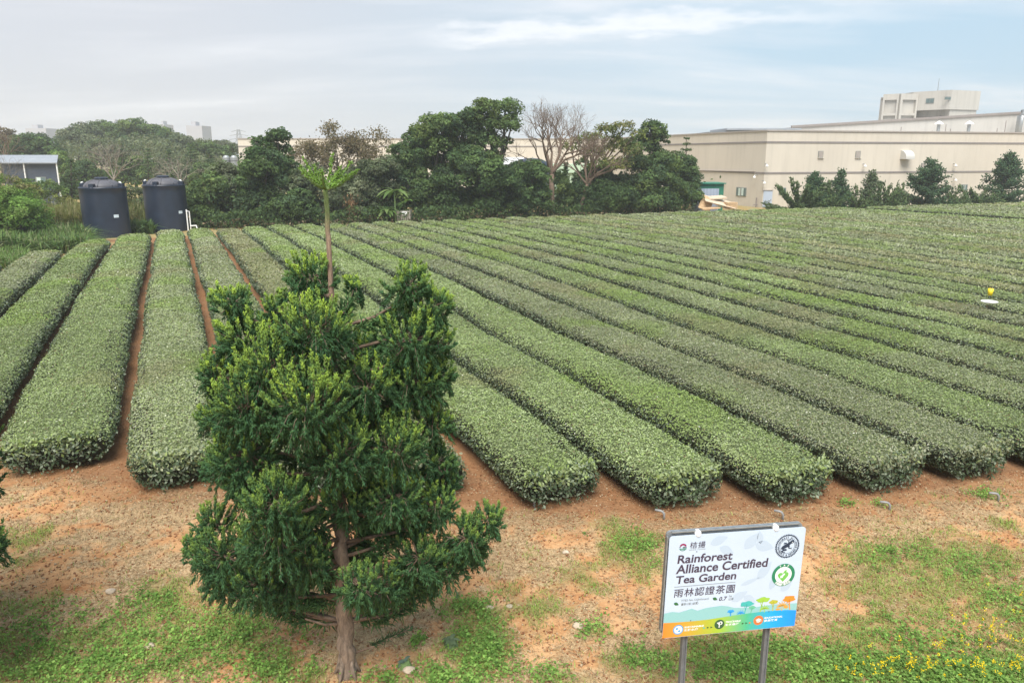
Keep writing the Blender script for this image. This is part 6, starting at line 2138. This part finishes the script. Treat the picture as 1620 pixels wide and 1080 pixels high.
mb = MB(); mb.prism([(q0[0], 98, 0), (q1[0], 98, 0), (q1[0], 98, q0[2] - 1.2), (q0[0], 98, q0[2] - 1.2)], (0, 5, 0)); mb.build('wall', M['grey_wall'], r0)
mb = MB(); mb.prism([(q0[0] - .3, 97.6, q0[2] - 1.25), (q0[0] - .3, 97.6, q0[2] - 1.1), (q0[0] - .3, 103, q0[2] + .15), (q0[0] - .3, 103, q0[2])], (q1[0] - q0[0] + .6, 0, 0)); mb.build('roof', M['white_plastic'], r0)
q0, q1 = on_y(872, 262, 97), on_y(940, 262, 97)
r0 = thing('green_roof_shed', 'shed with a pale green flat roof behind the bare tree', 'shed', ((q0[0] + q1[0]) / 2, 97, 0))
mb = MB(); mb.prism([(q0[0], 97, 0), (q1[0], 97, 0), (q1[0], 97, q0[2] - .9), (q0[0], 97, q0[2] - .9)], (0, 4, 0)); mb.build('wall', M['pale_green'], r0)
mb = MB(); mb.box(((q0[0] + q1[0]) / 2, 99, q0[2] - .35), (q1[0] - q0[0] + .6, 4.6, 1.05)); mb.build('roof', M['pale_green'], r0)

# ------------------------------------------------------------------ ground cover in the foreground
def cam_area(n, px0, px1, py0, py1):
    """random ground points spread evenly over the ground seen in a part of the view"""
    a = on_z(px0, py1, 0); b = on_z(px1, py1, 0); c = on_z(px1, py0, 0); d = on_z(px0, py0, 0)
    y = RNG.uniform(a[1], d[1], n); t = (y - a[1]) / (d[1] - a[1])
    xl = a[0] + (d[0] - a[0]) * t; xr = b[0] + (c[0] - b[0]) * t
    x = xl + (xr - xl) * RNG.random(n)
    return x, y


x, y = cam_area(420000, -160, 1800, 745, 1150)
g, d, w = cover(x, y)
fu = np.interp(uv(x, y)[1], FV, FU)
outside = uv(x, y)[0] < fu - .05
tuft = fbm(x + 7, y + 3, 4.5, 3)
keep = outside & (RNG.random(len(x)) < .62 * g * sstep(.36, .66, tuft + .10 * g) + .012)
gx_, gy_ = x[keep], y[keep]
P = np.stack([gx_, gy_, ground_z(gx_, gy_) - .004], 1); n = len(P)
hue = fbm(gx_ + 31, gy_ + 17, .9, 3)[:, None]
GC = np.array([.20, .29, .065]) * (1 - hue) + np.array([.32, .42, .10]) * hue
GC = np.where(RNG.random((n, 1)) < .24, np.array([.34, .29, .14]), GC) * RNG.uniform(.7, 1.3, (n, 1))
blades('grass', P, RNG.uniform(.03, .085, n), RNG.uniform(.006, .011, n), GC, 1.0)
# dry thatch: flat straws
keep = outside & (RNG.random(len(x)) < (.05 + .34 * d))
P = np.stack([x[keep], y[keep], ground_z(x[keep], y[keep]) + .012], 1); n = len(P)
V_, F_ = diamonds(P, unit(np.array([0, 0, 1.]) + RNG.normal(size=(n, 3)) * .25), RNG.uniform(.04, .16, n), RNG.uniform(.004, .009, n))
cc = np.array([[.46, .35, .20], [.38, .27, .15], [.55, .44, .28], [.25, .16, .09]])[RNG.integers(0, 4, n)] * RNG.uniform(.75, 1.2, (n, 1))
tag(put('dry_grass', mesh_np('dry_grass', [(V_, F_, cc, 0)]), M['blade']), kind='stuff')
# soil crumbs
keep = RNG.random(len(x)) < .06
P = np.stack([x[keep], y[keep], ground_z(x[keep], y[keep])], 1); n = len(P)
D_ = np.tile([0, 0, 1.], (n, 1)) + RNG.normal(size=(n, 3)) * .6
V_, F_ = sprigs(P - np.array([0, 0, .008]), D_, RNG.uniform(.012, .045, n), RNG.uniform(.015, .065, n) ** 1.0)
cc = np.array([[.34, .15, .07], [.42, .22, .11], [.26, .11, .05], [.5, .38, .25]])[RNG.integers(0, 4, n)]
tag(put('soil_crumbs', mesh_np('soil_crumbs', [(V_, F_, np.repeat(cc, 6, axis=0), 0)]), M['blade']), kind='stuff')


def weed_patch(name, px, py, rx, ry, n, L, cols, h=.05):
    """leafy low weeds: small round leaves on little rosettes"""
    c = patch(px, py, rx, ry)
    cx = c[0] + RNG.normal(size=n) * c[2] * .55; cy = c[1] + RNG.normal(size=n) * c[3] * .55
    m_ = 9
    X_ = np.repeat(cx, m_) + RNG.normal(size=n * m_) * L * 1.3; Y_ = np.repeat(cy, m_) + RNG.normal(size=n * m_) * L * 1.3
    hh = np.abs(RNG.normal(size=n * m_)) * h + .015
    return X_, Y_, hh, L, cols


WG = [(.15, .28, .06), (.20, .35, .08), (.13, .23, .055), (.25, .38, .10)]
PP, LLs, CCs = [], [], []
for a in [(120, 1060, 150, 45, 330), (330, 1020, 130, 55, 330), (60, 1000, 60, 40, 60), (240, 960, 60, 25, 70), (430, 1070, 60, 30, 100), (770, 1040, 45, 50, 240), (740, 970, 45, 25, 80), (700, 1075, 50, 20, 90),
          (660, 1015, 12, 8, 18), (860, 1070, 40, 15, 40), (1005, 1040, 30, 20, 45), (1180, 1060, 120, 30, 320), (1340, 1060, 100, 35, 330), (1540, 1070, 130, 30, 480), (1420, 880, 60, 20, 90), (1540, 900, 80, 30, 110),
          (1590, 960, 60, 40, 90), (1010, 870, 40, 22, 90), (160, 1000, 120, 40, 150), (1450, 1010, 120, 30, 150), (600, 1075, 30, 12, 25), (940, 1000, 40, 18, 30), (1220, 1020, 60, 20, 70), (1560, 785, 25, 8, 40), (1340, 800, 12, 5, 15), (1390, 800, 10, 4, 10)]:
    X_, Y_, hh, L, _ = weed_patch('w', *a[:4], a[4], .034, WG)
    PP.append(np.stack([X_, Y_, ground_z(X_, Y_) + hh], 1)); LLs.append(L * RNG.uniform(.6, 1.5, len(X_)))
    CCs.append(np.repeat(np.array(WG)[RNG.integers(0, 4, a[4])] * RNG.uniform(.75, 1.25, (a[4], 1)), 9, axis=0) * RNG.uniform(.8, 1.2, (len(X_), 1)))
P = np.concatenate(PP); n = len(P)
V_, F_ = diamonds(P, unit(RNG.normal(size=(n, 3)) * .45 + np.array([0, -.1, 1.])), np.concatenate(LLs), np.concatenate(LLs) * .75)
tag(put('weeds', mesh_np('weeds', [(V_, F_, np.concatenate(CCs), 0)]), M['leaf']), kind='stuff')
# fallen leaves in front of the hedges
lx, ly = cam_area(5200, -100, 1750, 748, 960)
fu_ = np.interp(uv(lx, ly)[1], FV, FU); k_ = RNG.random(len(lx)) < np.where(fu_ - uv(lx, ly)[0] < 1.4, .8, .12)
P = np.stack([lx[k_], ly[k_], ground_z(lx[k_], ly[k_]) + .012], 1); n = len(P)
V_, F_ = diamonds(P, unit(np.array([0, 0, 1.]) + RNG.normal(size=(n, 3)) * .35), RNG.uniform(.03, .065, n), RNG.uniform(.014, .03, n))
cc = np.array([[.20, .12, .06], [.30, .20, .10], [.14, .08, .045], [.42, .32, .18]])[RNG.integers(0, 4, n)]
tag(put('leaf_litter', mesh_np('leaf_litter', [(V_, F_, cc, 0)]), M['blade']), kind='stuff')
# yellow flower spikes at the lower right
FP, FC, FL = [], [], []
for (px, py, rx, ry, n) in ((1560, 1072, 100, 14, 44), (1430, 1070, 90, 12, 30), (1345, 1075, 50, 6, 7), (1470, 1035, 90, 10, 12), (1590, 1025, 40, 18, 14), (1600, 970, 30, 25, 6), (1540, 1000, 60, 18, 8)):
    c = patch(px, py, rx, ry)
    for i in range(n):
        fx = c[0] + RNG.normal() * c[2] * .6; fy = c[1] + RNG.normal() * c[3] * .6
        z0 = float(ground_z(np.array([fx]), np.array([fy]))[0]); h = RNG.uniform(.10, .22); m_ = int(RNG.integers(6, 16))
        for k in range(m_):
            FP.append([fx + RNG.normal() * .012, fy + RNG.normal() * .012, z0 + h + k * .005]); FC.append([.85, .62, .01]); FL.append(.019)
        for k in range(5):
            FP.append([fx + RNG.normal() * .02, fy + RNG.normal() * .02, z0 + h * RNG.random()]); FC.append([.15, .25, .06]); FL.append(.04)
FP = np.array(FP); n = len(FP)
V_, F_ = diamonds(FP, unit(RNG.normal(size=(n, 3)) + np.array([0, -.4, .5])), np.array(FL), np.array(FL) * .7)
tag(put('yellow_flowers', mesh_np('yellow_flowers', [(V_, F_, np.array(FC) * RNG.uniform(.8, 1.1, (n, 1)), 0)]), M['blade']), kind='stuff')
# a few stones and one rosette that stand out
for (px, py, s, lab) in ((400, 968, .05, 'pale stone in the soil left of the conifer trunk'), (177, 946, .055, 'large pale stone in the open soil at the lower left'), (915, 994, .055, 'whitish stone between the conifer and the sign'), (775, 966, .05, 'tan stone in the weeds right of the conifer'),
                         (806, 965, .04, 'small cream stone just right of the weeds by the conifer'), (648, 1065, .06, 'brown stone near the conifer foot'), (895, 880, .045, 'small pale stone in the dry grass above the sign level'), (238, 1028, .05, 'white stone in the lower left weeds')):
    q = on_z(px, py, 0); z0 = float(ground_z(np.array([q[0]]), np.array([q[1]]))[0])
    import bmesh
    bm = bmesh.new(); bmesh.ops.create_icosphere(bm, subdivisions=2, radius=s)
    for v in bm.verts:
        k = 1 + .35 * (float(fbm(v.co.x * 20 + px, v.co.y * 20 + v.co.z * 15, 1, 3)) - .5) * 2
        v.co = Vector((v.co.x * k * 1.25, v.co.y * k, v.co.z * k * .7)) + Vector((q[0], q[1], z0 + s * .3))
    me = bpy.data.meshes.new('stone'); bm.to_mesh(me); bm.free()
    o = put('stone', me, M['stone']); tag(o, lab, 'stone', 'stones lying on the bare soil')
palm_plant('grey green rosette weed right of the conifer foot', 713, 1012, float(on_z(713, 1018, .05)[1]), .12, 22, 'rosette_weed', ((.12, .17, .09), (.15, .20, .11)))
palm_plant('bluish broad leaved weed at the foot of the conifer', 640, 1046, float(on_z(640, 1052, .05)[1]), .10, 9, 'broad_leaved_weed', ((.12, .18, .14), (.15, .21, .16)))

# ------------------------------------------------------------------ haze
mb = MB()
mb.box((0, 260, 22), (1700, 1500, 48.0))
m = bpy.data.materials.new('haze'); m.use_nodes = True
nt = m.node_tree; nt.nodes.clear()
pv = nd(nt, 'ShaderNodeVolumePrincipled'); pv.inputs['Density'].default_value = 0.0007; pv.inputs['Color'].default_value = (.86, .89, .94, 1); pv.inputs['Anisotropy'].default_value = 0.2
out = nd(nt, 'ShaderNodeOutputMaterial'); lk(nt, pv.outputs[0], out.inputs['Volume'])
hz = mb.build('haze', m); tag(hz, kind='stuff')
